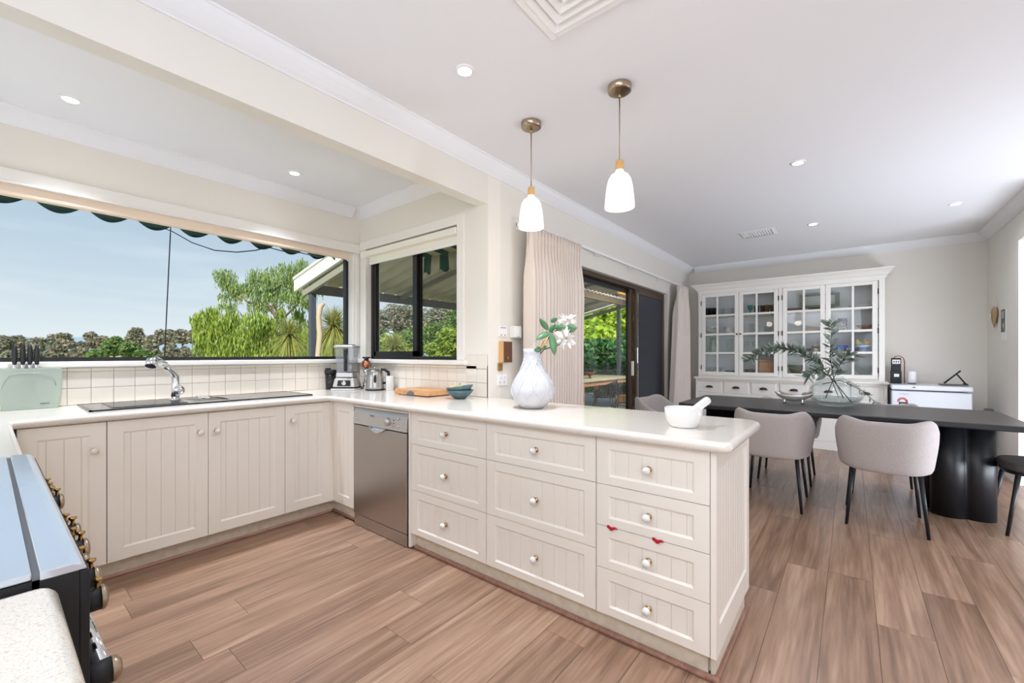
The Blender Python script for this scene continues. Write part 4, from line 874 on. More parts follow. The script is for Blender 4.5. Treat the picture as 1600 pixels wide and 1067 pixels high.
def make_chair(label, back=True, fab='fabric'):
    """faces +x, origin on the floor under the seat centre"""
    t = thing('dining_chair', label, 'chair', (0, 0, 0), local=True, group=None)
    hw, hd_ = .245, .24
    seat = []
    for i in range(40):
        a = 2*PI*i/40; c_, s_ = math.cos(a), math.sin(a)
        seat.append((hd_*math.copysign(abs(c_)**.62, c_)*.97+.01, (hw-.02)*math.copysign(abs(s_)**.62, s_)))
    so = obj('seat', MB().prism(seat, .425, .478), M[fab], t, bevel=.018, segs=4)
    for p in so.data.polygons: p.use_smooth = len(p.vertices) == 4
    obj('seat_frame', MB().prism([(x*.96, y*.96) for x, y in seat], .405, .4235), M['metal'], t)
    if back:
        def shell(u, v):
            a = (u*2-1)*(1.95 if back is True else back)                                 # 0 = rear centre
            ca, sa = math.cos(a), math.sin(a); k = .72
            x = -(hd_+.022)*math.copysign(abs(ca)**k, ca)+.0; y_ = (hw+.012)*math.copysign(abs(sa)**k, sa)
            e = abs(u*2-1); top = .752+.024*max(0, math.sin(PI*min(1, max(0, (e-.18)/.52))))-.16*max(0, (e-.5)/.5)**1.3
            bot = .395+.03*e*e
            z = bot+(top-bot)*v; flare = 1+.045*v
            return (x*flare, y_*flare*(.93+.07*min(1, v*1.6)), z)
        mb = MB(); mb.grid(shell, 30, 6); b_ = obj('backrest', mb, M[fab], t, solid=.034, sub=1)
        for p in b_.data.polygons: p.use_smooth = True
    for sx_ in (-1, 1):
        for sy_ in (-1, 1):
            obj('leg', MB().tube([(sx_*.185, sy_*.175, .415), (sx_*.242, sy_*.212, 0)], [.0145, .0095], 12), M['metal'], t)
    return t
c0 = make_chair('light grey barrel-back dining chair seen from behind, nearer the black table corner'); c0.location = (4.10, -.185, 0)
dup(c0, (4.12, .505, 0), 0, 'light grey barrel-back dining chair seen from behind, right beside the peninsula end')
dup(c0, (4.985, -.215, 0), PI, 'grey dining chair across the table directly opposite the nearer chair')
dup(c0, (4.985, .50, 0), PI, 'grey dining chair across the table opposite the chair beside the peninsula')
dup(c0, (4.42, 1.50, 0), -PI/2-.12, 'pale grey barrel dining chair at the patio door end of the table')
c1 = make_chair('dark charcoal seat of the dining chair at the right end of the table', .8, 'charcoal'); c1.location = (4.485, -1.055, 0); c1.rotation_euler = (0, 0, PI/2)

# ---- silver dish and glass vase with branches on the table
t = thing('footed_dish', 'small silver boat-shaped dish on four ball feet on the black table', 'dish', (4.74, .42, .75)); sil = mat('hammered_silver', (226, 222, 218), .25, .45, bump=(40, .4))
mb = MB()
def boat(u, v):
    a = 2*PI*u; y_ = .15*math.cos(a); x_ = .062*math.sin(a); q = math.sin(v*PI/2); zz = .024+.06*(1-math.cos(v*PI/2))+.028*v*abs(math.cos(a))**3
    return (4.74+x_*q, .42+y_*q, .75+zz)
mb.grid(boat, 32, 8); obj('boat_bowl', mb, sil, t, solid=.004)
for a_, b_ in ((.07, .03), (.07, -.03), (-.07, .03), (-.07, -.03)): obj('foot', MB().lathe([(.011, 0), (.014, .006), (.012, .02), (.014, .042)], (4.74+b_, .42+a_, .7505), 14), M['chrome'], t)
tw = mat('driftwood', (176, 152, 140), .7)
obj('carved_bird', MB().tube([(4.73, .54, .865), (4.73, .50, .842), (4.735, .44, .825), (4.74, .38, .822), (4.74, .35, .83)], [.005, .013, .018, .012, .004], 10), tw, label='slender carved bird lying in the silver dish, tail raised', cat='figurine')
obj('carved_bird', MB().sph((4.745, .325, .842), .024, 14, 10, (.8, 1.4, .9)).sph((4.745, .293, .857), .015), tw, label='plump carved bird at the right end of the silver dish', cat='figurine')
vx, vy = 4.79, .115
t = thing('glass_vase', 'squat round clear glass vase holding green branches on the table', 'vase', (vx, vy, .75))
pr = [(0, .004), (.09, .0), (.13, .01), (.175, .04), (.203, .08), (.207, .11), (.19, .155), (.15, .20), (.10, .235), (.065, .25), (.06, .262), (.066, .268)]
obj('glass_wall', MB().lathe(pr, (vx, vy, .75), 44, cap=False), M['clearthick'], t); obj('inner_wall', MB().lathe([(0, .022), (.10, .02), (.17, .05), (.198, .09), (.20, .11), (.185, .152), (.146, .196), (.096, .231), (.06, .247)], (vx, vy, .75), 44, cap=False), M['clear'], t)
obj('water', MB().lathe([(0, .076), (.193, .076), (.165, .05), (.10, .022), (0, .022)], (vx, vy, .75), 40, cap=False), M['water'], t)
def leafmesh(L, W, curl=.12):
    mb = MB(); n = 5
    def fn(u, v):
        w = W*math.sin(PI*min(1, max(0, u))**.85)*(v-.5); return (L*u, w, curl*L*math.sin(u*PI*.8)-abs(v-.5)*W*.35*math.sin(u*PI))
    mb.grid(fn, n, 2); return mb
LM = mesh('leaf', leafmesh(.075, .017), M['leaf2']); LMb = mesh('leaf', leafmesh(.10, .032), M['leaf2'])
def branch(label, path, n, sz, big=0):
    p0 = Vector(path[0]); t = thing('branch', label, 'branch', tuple(p0)); pts = [Vector(p) for p in path]
    obj('stem', MB().tube(pts, [max(.0016, .004*(1-.7*i/len(pts))) for i in range(len(pts))], 6), M['stem'], t)
    for k in range(n):
        u = (.30+.70*k/n)*(len(pts)-1); i = min(int(u), len(pts)-2); f_ = u-i; p = pts[i].lerp(pts[i+1], f_); d = (pts[i+1]-pts[i]).normalized()
        side = Vector((R.gauss(0, 1), R.gauss(0, 1), R.gauss(.15, .8))); side -= d*side.dot(d); side.normalize()
        dirv = (d*R.uniform(.2, .9)+side).normalized(); up = dirv.cross(Vector((R.gauss(0, 1), R.gauss(0, 1), R.gauss(0, 1)))).normalized(); w_ = up.cross(dirv)
        o = bpy.data.objects.new('leaf', LMb if R.random() < big else LM); link(o, t); s_ = sz*R.uniform(.75, 1.2)
        m_ = Matrix((dirv*s_, w_*s_, up*s_)).transposed().to_4x4(); m_.translation = p-p0; o.matrix_local = m_
D = 3.85
def pth(pixels): return [at(a, b, d) for a, b, d in pixels]
neck = (1300, 592, 3.83)
branch('long arching leafy branch reaching far left from the glass vase', pth([(1330, 628, 3.8), neck, (1285, 572, 3.85), (1262, 556, 3.9), (1238, 546, 3.95), (1213, 543, 3.95), (1190, 549, 3.9), (1170, 562, 3.85)]), 270, 1.0)
branch('upright leafy branch rising straight above the glass vase', pth([(1318, 622, 3.85), (1303, 592, 3.83), (1297, 560, 3.85), (1298, 535, 3.85), (1300, 515, 3.85), (1297, 502, 3.85)]), 60, .95, .3)
branch('bushy short branch leaning right out of the glass vase mouth', pth([(1290, 622, 3.75), (1303, 590, 3.8), (1312, 570, 3.75), (1320, 558, 3.72), (1330, 552, 3.7)]), 44, 1.0, .6)
branch('bushy short branch leaning left out of the glass vase mouth', pth([(1310, 620, 3.9), (1298, 590, 3.8), (1284, 578, 3.7), (1272, 580, 3.66), (1262, 590, 3.65)]), 52, .95, .6)
branch('thin drooping branch trailing to the right over the table', pth([(1285, 600, 3.9), (1312, 594, 3.82), (1330, 602, 3.75), (1350, 612, 3.72), (1365, 626, 3.7), (1373, 632, 3.7)]), 30, .55)

# ------------------------------------------------------------------ on the worktop
ZT = .9005
t = thing('ceramic_vase', 'white textured pear-shaped vase on the peninsula worktop', 'vase', (2.0, 1.45, ZT))
pr = [(0, .004), (.055, .0), (.066, .003), (.095, .03), (.118, .065), (.127, .095), (.124, .12), (.105, .165), (.078, .21), (.058, .255), (.051, .29), (.050, .32), (.054, .343), (.048, .343), (.044, .31), (.05, .25), (.07, .2), (.05, .06), (0, .03)]
obj('body', MB().lathe(pr, (2.0, 1.45, ZT), 48, cap=False), M['vase'], t)
rl = MB()
for k in range(9):
    for s_ in (-1, 1):
        pp = []
        for i in range(12):
            u = i/11; z_ = .05+u*.24; a = 2*PI*k/9+s_*.45*math.sin(u*PI*1.1)
            # radius by interpolation of the profile
            for q in range(2, 12):
                if pr[q][1] <= z_ <= pr[q+1][1]: f_ = (z_-pr[q][1])/(pr[q+1][1]-pr[q][1]); rr = pr[q][0]+(pr[q+1][0]-pr[q][0])*f_; break
            pp.append((2.0+(rr+.0005)*math.cos(a), 1.45+(rr+.0005)*math.sin(a), ZT+z_))
        rl.tube(pp, .0028, 5)
obj('leaf_relief', rl, M['vase'], t)
t = thing('magnolia_stem', 'green leafed magnolia stem with shaggy white flowers in the textured vase', 'flower', tuple(at(835, 560, 2.44)))
f0 = Vector(t.location)
obj('stem', MB().tube([at(833, 600, 2.46), at(836, 560, 2.45), at(848, 543, 2.44), at(862, 520, 2.42), at(880, 512, 2.42)], .0035, 8), M['stem'], t)
obj('stem', MB().tube([at(836, 562, 2.45), at(850, 546, 2.44), at(875, 538, 2.42), at(884, 528, 2.42)], .003, 8), M['stem'], t)
def bigleaf(base, tip, w, m_, nrm=(0, 0, 0)):
    a, b = at(*base), at(*tip); d = b-a; L = d.length; d.normalize(); view = Vector((math.cos(YAW), math.sin(YAW), 0)) + Vector((R.uniform(-.5, .5), R.uniform(-.5, .5), R.uniform(-.4, .4)))
    up = (-view + d*view.dot(d)).normalized(); s_ = up.cross(d)
    mb = MB()
    def fn(u, v):
        ww = w*math.sin(PI*u**.9)**.8; p = a+d*(L*u)+s_*((v-.5)*ww)+up*(.1*L*math.sin(PI*u)-abs(v-.5)*ww*.35); return p
    mb.grid(fn, 8, 4); return obj('leaf', mb, m_, t, solid=.0012)
for bs, tp, w_ in (((857, 516, 2.42), (843, 497, 2.40), .034), ((860, 503, 2.40), (871, 497, 2.4), .03), ((860, 519, 2.42), (836, 531, 2.40), .04), ((861, 519, 2.40), (867, 556, 2.38), .042), ((846, 545, 2.43), (834, 547, 2.4), .034), ((866, 512, 2.40), (884, 511, 2.38), .04), ((882, 514, 2.40), (902, 512, 2.37), .05), ((846, 545, 2.42), (855, 540, 2.4), .02), ((858, 520, 2.43), (868, 505, 2.42), .03), ((864, 540, 2.43), (869, 550, 2.42), .022)): bigleaf(bs, tp, w_, M['leaf'])
for bs, tp, w_ in (((845, 545, 2.415), (857, 526, 2.40), .02),): bigleaf(bs, tp, w_, M['shadewood'])
for cpx, nP, L_ in (((884, 528, 2.40), 46, .075), ((887, 500, 2.42), 34, .06)):
    c_ = at(*cpx); fl = MB()
    for k in range(nP):
        d = Vector((R.gauss(0, 1), R.gauss(0, 1), R.gauss(-.25, 1))).normalized(); L = L_*R.uniform(.55, 1.1); side = d.cross(Vector((R.gauss(0, 1), R.gauss(0, 1), R.gauss(0, 1)))).normalized(); up = side.cross(d)
        fl.grid(lambda u, v: c_+d*(L*u)+side*((v-.5)*.022*math.sin(PI*min(1, u*.9+.1))**.7)+up*(.3*L*u*u), 5, 2)
    obj('flower', fl, M['petal'], t)
# mortar and pestle
mx_, my_ = 1.885, .565
obj('mortar', MB().lathe([(0, .004), (.05, 0), (.056, .003), (.056, .008), (.068, .025), (.0755, .055), (.077, .08), (.075, .082), (.071, .08), (.066, .05), (.045, .025), (0, .018)], (mx_, my_, ZT), 40, cap=False), M['ceramic'], label='white ceramic mortar near the free end of the peninsula', cat='mortar')
pa, pb = at(1066, 655, 1.80), at(1107, 624, 1.86); d = (pb-pa); L = d.length; mb = MB(); prf = [(0, 0), (.012, .003), (.021, .016), (.022, .03), (.017, .055), (.0175, L-.02), (.0165, L-.005), (.012, L), (0, L+.001)]
mb.lathe(prf, (0, 0, 0), 24, cap=False); mb.xform(Matrix.Translation(pa) @ d.to_track_quat('Z', 'Y').to_matrix().to_4x4()); obj('pestle', mb, M['ceramic'], label='white ceramic pestle leaning in the mortar', cat='pestle')
# cutting board
t = thing('cutting_board', 'thick reddish timber cutting board against the tiles', 'cutting board', (2.125, 2.585, ZT))
obj('board', MB().box(2.005, 2.255, 2.39, 2.785, ZT+.006, ZT+.044), M['board'], t, bevel=.004)
hp = MB(); hp.extr([(2.0045, 2.585-.05, ZT+.006), (2.0045, 2.585-.035, ZT+.03), (2.0045, 2.585, ZT+.038), (2.0045, 2.585+.035, ZT+.03), (2.0045, 2.585+.05, ZT+.006)], (.004, 0, 0)); obj('hand_hold', hp, M['greystrip'], t)
for a_ in (2.42, 2.75):
    for b_ in (2.03, 2.23): obj('foot', MB().lathe([(.008, 0), (.008, .006)], (b_, a_, ZT), 10), M['dblack'], t)
# two stacked bowls with onions
bp_ = [(0, .004), (.035, 0), (.042, .003), (.075, .03), (.098, .062), (.095, .062), (.07, .033), (.03, .01), (0, .009)]
bc = (2.095, 2.15)
obj('bowl', MB().lathe(bp_, (bc[0], bc[1], ZT), 36, cap=False), M['teal'], label='blue grey bowl underneath, the lower of two stacked by the tiles', cat='bowl')
mb = MB().lathe(bp_, (0, 0, 0), 36, cap=False); mb.xform(Matrix.Translation((bc[0]+.004, bc[1]-.004, ZT+.026)) @ Matrix.Rotation(-.13, 4, 'X') @ Matrix.Rotation(-.05, 4, 'Y')); obj('bowl', mb, M['teal'], label='blue grey bowl on top, tilted inside the one below and holding onions', cat='bowl')
on = mat('onion_skin', (228, 206, 166), .4, noise=(14, (196, 150, 98), .5)); on2 = mat('green_pear', (176, 186, 120), .45)
for i, (p, r_, mm, lb) in enumerate((((2.055, 2.185, ZT+.072), .028, on, 'pale brown onion at the front of the upper bowl'), ((2.09, 2.15, ZT+.074), .029, on2, 'green fruit behind the onion in the upper bowl'))):
    obj('onion' if i == 0 else 'green_fruit', MB().sph(p, r_, 16, 10, (1, 1, .92)).tube([(p[0], p[1], p[2]+r_*.85), (p[0]+.004, p[1], p[2]+r_+.012)], [.006, .002], 6), mm, label=lb, cat='onion' if i == 0 else 'fruit')
# kettle
kx, ky = 2.13, 3.24
t = thing('kettle', 'brushed steel kettle with a black handle in the corner', 'kettle', (kx, ky, ZT))
obj('power_base', MB().lathe([(.078, 0), (.08, .006), (.078, .012)], (kx, ky, ZT), 32), M['dblack'], t)
obj('body', MB().lathe([(0, .013), (.078, .013), (.0775, .03), (.07, .13), (.064, .168), (.058, .176)], (kx, ky, ZT), 40), M['steel'], t)
obj('lid', MB().lathe([(.056, .177), (.045, .187), (.012, .19), (.011, .2), (.006, .203), (0, .203)], (kx, ky, ZT), 32, cap=False), M['chrome'], t)
hv = Vector((math.sin(YAW), -math.cos(YAW), 0)); kc = Vector((kx, ky, ZT))   # handle towards the right of the picture
obj('handle', MB().tube([kc+hv*.055+Vector((0, 0, .182)), kc+hv*.085+Vector((0, 0, .178)), kc+hv*.118+Vector((0, 0, .155)), kc+hv*.122+Vector((0, 0, .11)), kc+hv*.108+Vector((0, 0, .07)), kc+hv*.075+Vector((0, 0, .06))], [.010, .012, .013, .013, .012, .010], 10), M['dblack'], t)
sp_ = MB(); sp_.tube([kc-hv*.055+Vector((0, 0, .12)), kc-hv*.075+Vector((0, 0, .15)), kc-hv*.092+Vector((0, 0, .18))], [.026, .02, .012], 12); obj('spout', sp_, M['steel'], t)
fv = Vector((-math.cos(YAW), -math.sin(YAW), 0)); wc = kc+(fv*.95+hv*.32).normalized()*.0725
gw = MB(); gw.sph((0, 0, 0), .5, 16, 10, (.024, .012, .075)); gw.xform(Matrix.Translation(wc+Vector((0, 0, .10))) @ Matrix.Rotation(YAW-PI/2+.3, 4, 'Z')); obj('water_gauge', gw, M['dblack'], t)
obj('power_cord', MB().tube([kc+hv*.078+Vector((0, 0, .008)), kc+hv*.12+Vector((.03, .03, .006)), kc+hv*.13+Vector((.08, .09, .006))], .004, 6), M['dblack'], t)
obj('canister', MB().lathe([(0, 0), (.032, 0), (.034, .004), (.034, .118), (.03, .125), (0, .127)], (2.205, 3.13, ZT), 26, cap=False), M['ceramic'], label='slim white canister behind the kettle handle', cat='canister')
# copper and black gadget behind
gx, gy = 2.16, 3.42
t = thing('wine_opener', 'chrome stand tool with copper band and black top between blender and kettle', 'utensil', (gx, gy, ZT))
obj('column', MB().lathe([(.03, 0), (.032, .05), (.02, .07), (.014, .16), (.016, .20)], (gx, gy, ZT), 20), M['chrome'], t); obj('copper_band', MB().lathe([(.03, .195), (.037, .205), (.037, .245), (.03, .255)], (gx, gy, ZT), 20), mat('copper', (206, 132, 98), .28, 1), t)
obj('black_top', MB().box(gx-.014, gx+.014, gy-.045, gy+.045, ZT+.275, ZT+.29).box(gx-.012, gx+.012, gy-.02, gy+.02, ZT+.19, ZT+.276), M['dblack'], t, bevel=.003)
# blender
bx0, by0 = 2.02, 3.50
t = thing('blender', 'silver jug blender with square clear jar in the corner', 'blender', (bx0, by0, ZT), YAW-PI/2, local=True)
bs = MB(); P1 = [(-.10, -.09), (.10, -.09), (.11, .0), (.10, .09), (-.10, .09), (-.11, .0)]
def taper(mb, P, z0, z1, k0, k1):
    b = len(mb.v); n = len(P); mb.v += [(x*k0, y*k0, z0) for x, y in P]+[(x*k1, y*k1, z1) for x, y in P]
    mb.face([b+i for i in reversed(range(n))]); mb.face([b+n+i for i in range(n)])
    for i in range(n): j = (i+1) % n; mb.face([b+i, b+j, b+n+j, b+n+i])
    return mb
obj('foot', taper(MB(), P1, .0, .014, 1.08, 1.06), M['steel2'], t, bevel=.004); obj('seal', taper(MB(), P1, .0145, .022, 1.0, 1.0), M['dblack'], t)
obj('motor_base', taper(MB(), P1, .0225, .105, .98, .82), M['steel2'], t, bevel=.012, segs=3)
obj('collar', taper(MB(), P1, .11, .155, .74, .72), M['steel'], t, bevel=.006)
cpn = MB(); cpn.extr([(-.055, -.0885, .035), (.062, -.0885, .035), (.058, -.080, .085), (-.05, -.080, .085)], (0, .01, 0)); cpn = obj('control_panel', cpn, M['dblack'], t)
obj('dial', MB().lathe([(.02, 0), (.019, .01), (0, .012)], (.005, -.086, .062), 22, '-y', cap=False), M['chrome'], cpn)
jar = [(-.085, -.07), (-.07, -.085), (.07, -.085), (.085, -.07), (.085, .07), (.07, .085), (-.07, .085), (-.085, .07)]
obj('jar', taper(MB(), jar, .158, .37, .78, .98), glass('jar_plastic', (232, 236, 240), 1.5, .02, ((214, 218, 226), .22)), t)
obj('blade_column', MB().lathe([(.03, .16), (.012, .175), (.010, .30), (.014, .31)], (0, 0, 0), 14), M['steel2'], t)
for k in range(3): obj('blade', MB().box(-.04, .04, -.006, .006, .19+.04*k, .193+.04*k).xform(Matrix.Rotation(k*1.1, 4, 'Z')), M['chrome'], t)
obj('jar_handle', MB().box(.012, .036, -.112, -.088, .165, .355).box(.012, .036, -.09, -.078, .34, .36), M['dblack'], t, bevel=.005)
obj('lid', taper(MB(), jar, .371, .392, 1.08, 1.04), M['steel2'], t, bevel=.006); obj('lid_clip', MB().box(-.05, .06, -.05, .04, .392, .40), M['greystrip'], t, bevel=.003)
# blender cup
t = thing('blender_cup', 'small smoked plastic blending cup left of the blender', 'cup', (1.93, 3.62, ZT))
obj('cup_wall', MB().lathe([(.036, 0), (.04, .006), (.046, .14), (.043, .14), (.036, .01)], (1.93, 3.62, ZT), 28, cap=False), M['smoke'], t); obj('base_seal', MB().lathe([(.04, 0), (.041, .035)], (1.93, 3.62, ZT), 28), M['dblack'], t); obj('lid', MB().lathe([(.048, .14), (.05, .145), (.05, .17), (.044, .176), (0, .176)], (1.93, 3.62, ZT), 28, cap=False), M['dblack'], t); obj('spout_cap', MB().box(1.885, 1.925, 3.60, 3.635, ZT+.176, ZT+.19), M['dblack'], t, bevel=.004)
# knife block
t = thing('knife_block', 'frosted clear knife block at the left end of the tiles', 'knife block', (.165, 3.63, ZT))
xa, xb, yk = .058, .278, 3.615
kb = MB(); kb.extr([(xa, yk, ZT), (xb-.008, yk, ZT), (xb+.004, yk, ZT+.09), (xb+.012, yk, ZT+.222), (xb+.006, yk, ZT+.232), (xa-.022, yk, ZT+.232), (xa-.028, yk, ZT+.222), (xa-.012, yk, ZT+.09)][::-1], (0, .085, 0)); obj('block', kb, M['acrylic'], t, bevel=.004)
ar = MB(); ar.tube([(.26, yk-.002, ZT+.13), (.252, yk-.002, ZT+.17), (.232, yk-.002, ZT+.195), (.20, yk-.002, ZT+.205), (.12, yk-.002, ZT+.205), (.085, yk-.002, ZT+.195), (.068, yk-.002, ZT+.165), (.055, yk-.002, ZT+.12)], .0025, 6); obj('moulded_arch', ar, M['acrylic'], t)
obj('name_plate', MB().box(.20, .235, yk-.0025, yk-.0005, ZT+.028, ZT+.034), M['greystrip'], t)
for i, (x_, zt_, zb_) in enumerate(((.106, 1.266, .04), (.136, 1.278, .08), (.163, 1.266, .12), (.189, 1.266, .07))):
    k = thing('knife', ['black handled knife in the block, first from the left', 'tallest black handled knife in the block, second from the left', 'black handled knife in the block, third from the left', 'black handled knife in the block, furthest right'][i], 'knife', (x_, 3.655, ZT+.02), group=None)
    obj('blade', MB().box(x_-.002, x_+.002, 3.635, 3.672, ZT+zb_, ZT+.235), M['steel'], k); obj('bolster', MB().box(x_-.006, x_+.006, 3.642, 3.668, ZT+.2335, ZT+.252), M['chrome'], k, bevel=.002)
    obj('handle', MB().lathe([(.007, 0), (.011, .02), (.0115, .06), (.009, (zt_-ZT-.252)*.85), (.006, zt_-ZT-.252), (0, zt_-ZT-.25)], (x_, 3.655, ZT+.2522), 14, sy=1.3), M['dblack'], k)

# ------------------------------------------------------------------ outside: awnings, verandas
stripe = bpy.data.materials.new('awning_stripe'); stripe.use_nodes = True; tt = stripe.node_tree; bb_ = tt.nodes['Principled BSDF']; bb_.inputs['Roughness'].default_value = .9
a_ = N(tt, 'ShaderNodeTexCoord'); s3 = N(tt, 'ShaderNodeSeparateXYZ'); tt.links.new(a_.outputs['Object'], s3.inputs[0])
sm_ = N(tt, 'ShaderNodeMath', operation='ADD'); tt.links.new(s3.outputs[0], sm_.inputs[0]); tt.links.new(s3.outputs[1], sm_.inputs[1])
mo = N(tt, 'ShaderNodeMath', operation='WRAP'); mo.inputs[1].default_value = 0; mo.inputs[2].default_value = .26; tt.links.new(sm_.outputs[0], mo.inputs[0])
gt = N(tt, 'ShaderNodeMath', operation='GREATER_THAN'); gt.inputs[1].default_value = .13; tt.links.new(mo.outputs[0], gt.inputs[0])
mm = N(tt, 'ShaderNodeMixRGB'); mm.inputs[1].default_value = rgba((188, 178, 150)); mm.inputs[2].default_value = rgba((26, 74, 60)); tt.links.new(gt.outputs[0], mm.inputs[0]); tt.links.new(mm.outputs[0], bb_.inputs['Base Color'])
dgreen = mat('dark_green_canvas', (30, 58, 58), .9)
# awning over the long window
t = thing('awning', 'dark green awning with scalloped edge outside the long sink window', 'awning', (.9, 4.3, 2.2))
mb = MB(); mb.poly([(-.5, 3.92, 2.72), (2.34, 3.92, 2.72), (2.34, 4.3, 2.31), (-.5, 4.3, 2.31)]); obj('canopy', mb, dgreen, t, solid=.004)
mb = MB(); n = 220
def val(u, v): x = -.5+2.84*u; zb = 2.27-.075*abs(math.sin(PI*(x+.07)/.26))**.9; return (x, 4.3+.012*math.sin(x*24)*v, 2.312+(zb-2.312)*v)
mb.grid(val, n, 2); obj('valance', mb, dgreen, t, solid=.003)
t = thing('awning', 'green and cream striped awning with scalloped edge outside the sliding window', 'awning', (3.0, 3.0, 2.07))
mb = MB(); mb.poly([(2.44, 2.1, 2.62), (3.02, 2.1, 2.27), (3.02, 3.66, 2.27), (2.44, 3.66, 2.62)]); obj('canopy', mb, stripe, t, solid=.004)
mb = MB(); mb.grid(lambda u, v: (3.02+.01*math.sin(u*60)*v, 2.1+1.56*u, 2.27-v*(.15+.045*abs(math.sin(PI*(2.1+1.56*u)/.13)))), 120, 2); obj('valance', mb, stripe, t, solid=.003)
cordm = mat('black_cord', (24, 30, 34), .8)
pz = [at(a, b, 3.63) for a, b in ((247, 353), (270, 362), (300, 379), (335, 391), (370, 394), (400, 391), (418, 386), (440, 392), (470, 395), (505, 403))]
obj('cord', MB().tube([tuple(p) for p in pz], .0045, 6), cordm, label='sagging black cord hanging beneath the awning edge', cat='cord')
obj('cord', MB().tube([(.945, 4.3, 2.27), (.905, 4.3, 1.2), (.90, 4.3, .7)], .004, 6), cordm, label='straight black pull cord hanging down in front of the view', cat='cord')
# roof over the outer veranda
roofm = mat('corrugated_sheet', (192, 184, 170), .6, 0); postm = mat('slate_blue_paint', (70, 76, 88), .5); fas = mat('white_fascia', (240, 238, 230), .5); olive = mat('olive_lining', (92, 86, 62), .7); deckm = mat('patio_concrete', (150, 152, 150), .8, noise=(5, (130, 134, 134), .5))
t = thing('veranda_roof', 'corrugated metal veranda roof with white bargeboards beyond the windows', 'roof', (7.7, 5.9, 2.2))
def corr(x0, x1, y0, y1, z0, z1, pitch, amp):
    mb = MB(); k = int((x1-x0)/pitch*6)
    mb.grid(lambda u, v: (x0+(x1-x0)*u, y0+(y1-y0)*v, z0+(z1-z0)*v+amp*math.sin(2*PI*(x1-x0)*u/pitch)), k, 2); return mb
SLP = .215
obj('roof_sheet', corr(3.42, 12.0, 7.35, 4.35, 2.42, 2.42+SLP*3.0, .30, .045), roofm, t, solid=.004)
obj('beam', MB().box(3.42, 12.0, 7.06, 7.12, 2.235, 2.39), mat('beam_grey', (112, 108, 100), .6), t)
obj('gutter', MB().box(3.42, 12.0, 7.36, 7.46, 2.33, 2.42), fas, t)
for x_ in (5.2, 7.0, 8.8, 10.6): obj('rafter', MB().extr([(x_, 7.06, 2.30), (x_, 4.4, 2.30+SLP*2.66), (x_, 4.4, 2.38+SLP*2.66), (x_, 7.06, 2.38)], (.05, 0, 0)), mat('rafter_grey', (128, 124, 116), .6), t)
for x_ in (3.34, 12.02):
    obj('bargeboard', MB().extr([(x_, 7.5, 2.30), (x_, 4.35, 2.30+SLP*3.15), (x_, 4.35, 2.50+SLP*3.15), (x_, 7.5, 2.50)], (.05, 0, 0)), fas, t)
    obj('bargeboard', MB().extr([(x_-.02, 7.5, 2.50), (x_-.02, 4.35, 2.50+SLP*3.15), (x_-.02, 4.35, 2.54+SLP*3.15), (x_-.02, 7.5, 2.54)], (.09, 0, 0)), fas, t)
    obj('under_batten', MB().extr([(x_+.05, 7.3, 2.20), (x_+.05, 4.35, 2.20+SLP*2.95), (x_+.05, 4.35, 2.30+SLP*2.95), (x_+.05, 7.3, 2.30)], (.05, 0, 0)), mat('putty', (150, 148, 136), .6), t)
t = thing('veranda_lining', 'olive lined ceiling of the patio just outside the sliding door', 'ceiling', (8.5, 3.4, 2.5))
obj('lining', MB().box(4.9, 12.0, 2.26, 4.52, 2.80, 2.84), olive, t)
for k in range(14): obj('batten', MB().box(4.9, 12.0, 2.36+.155*k, 2.44+.155*k, 2.775, 2.80), olive, t)
obj('sheet_edge', MB().grid(lambda u, v: (4.9+6.9*u, 4.535+.10*v, 2.64+.022*math.sin(u*6.9/.19*2*PI)), 300, 1), mat('pale_sheet', (226, 222, 214), .5), t, solid=.004)
obj('beam', MB().box(4.9, 11.8, 4.54, 4.62, 2.47, 2.61), mat('brown_beam', (96, 84, 66), .6), t); obj('gutter', MB().box(4.9, 11.8, 4.63, 4.73, 2.50, 2.60), mat('green_gutter', (132, 152, 96), .5), t)
obj('lit_beam', MB().box(9.6, 12.0, 4.36, 4.42, 2.68, 2.76), mat('sunlit_timber', (232, 170, 78), .5), t)  # orange of direct sun put into the timber colour
for lx, ly, ln in ((6.4, 2.9, 'added round fill lamp on the patio ceiling nearest the door'), (8.9, 3.0, 'added round fill lamp on the patio ceiling above the timber table')):
    t = thing('patio_fill_lamp', ln, 'lamp', (lx, ly, 2.775)); obj('shade', MB().lathe([(.0, -.07), (.08, -.065), (.12, -.04), (.13, 0)], (lx, ly, 2.775), 24, cap=False), M['shade'], t)
    light('patio_fill_light', 'AREA', (0, 0, -.08), 90, (255, 246, 230), .5, direction=(.1, .25, -1), parent=t)  # both lamps added to brighten the patio under its roof
obj('patio_slab', MB().box(2.44, 13, 2.26, 7.6, -.3, -.12), deckm, label='grey concrete patio floor outside the sliding door', cat='patio')
def post(x_, y_, top, label, m_=postm):
    t = thing('veranda_post', label, 'post', (x_, y_, -.12)); obj('shaft', MB().box(x_-.045, x_+.045, y_-.045, y_+.045, -.12, top), m_, t, bevel=.004); obj('foot_plate', MB().box(x_-.07, x_+.07, y_-.07, y_+.07, -.12, -.105), m_, t); return t
post(3.46, 7.09, 2.235, 'slate post at the near corner of the veranda roof, beside a bare trunk')
post(12.0, 5.49, 2.73, 'slate blue post seen through the open patio door behind the table')
vt = MB(); vp = [(3.50, 7.0, -.12), (3.53, 7.0, .6), (3.50, 6.98, 1.2), (3.54, 6.99, 1.55), (3.52, 7.0, 1.85), (3.55, 7.0, 2.02), (3.60, 6.98, 2.08)]
vt.tube(vp, [.05, .045, .042, .046, .04, .045, .03], 10); obj('bare_trunk', vt, mat('tan_bark', (186, 172, 150), .9, bump=(30, 1)), label='pale bare vine trunk climbing beside the slate veranda post', cat='trunk')
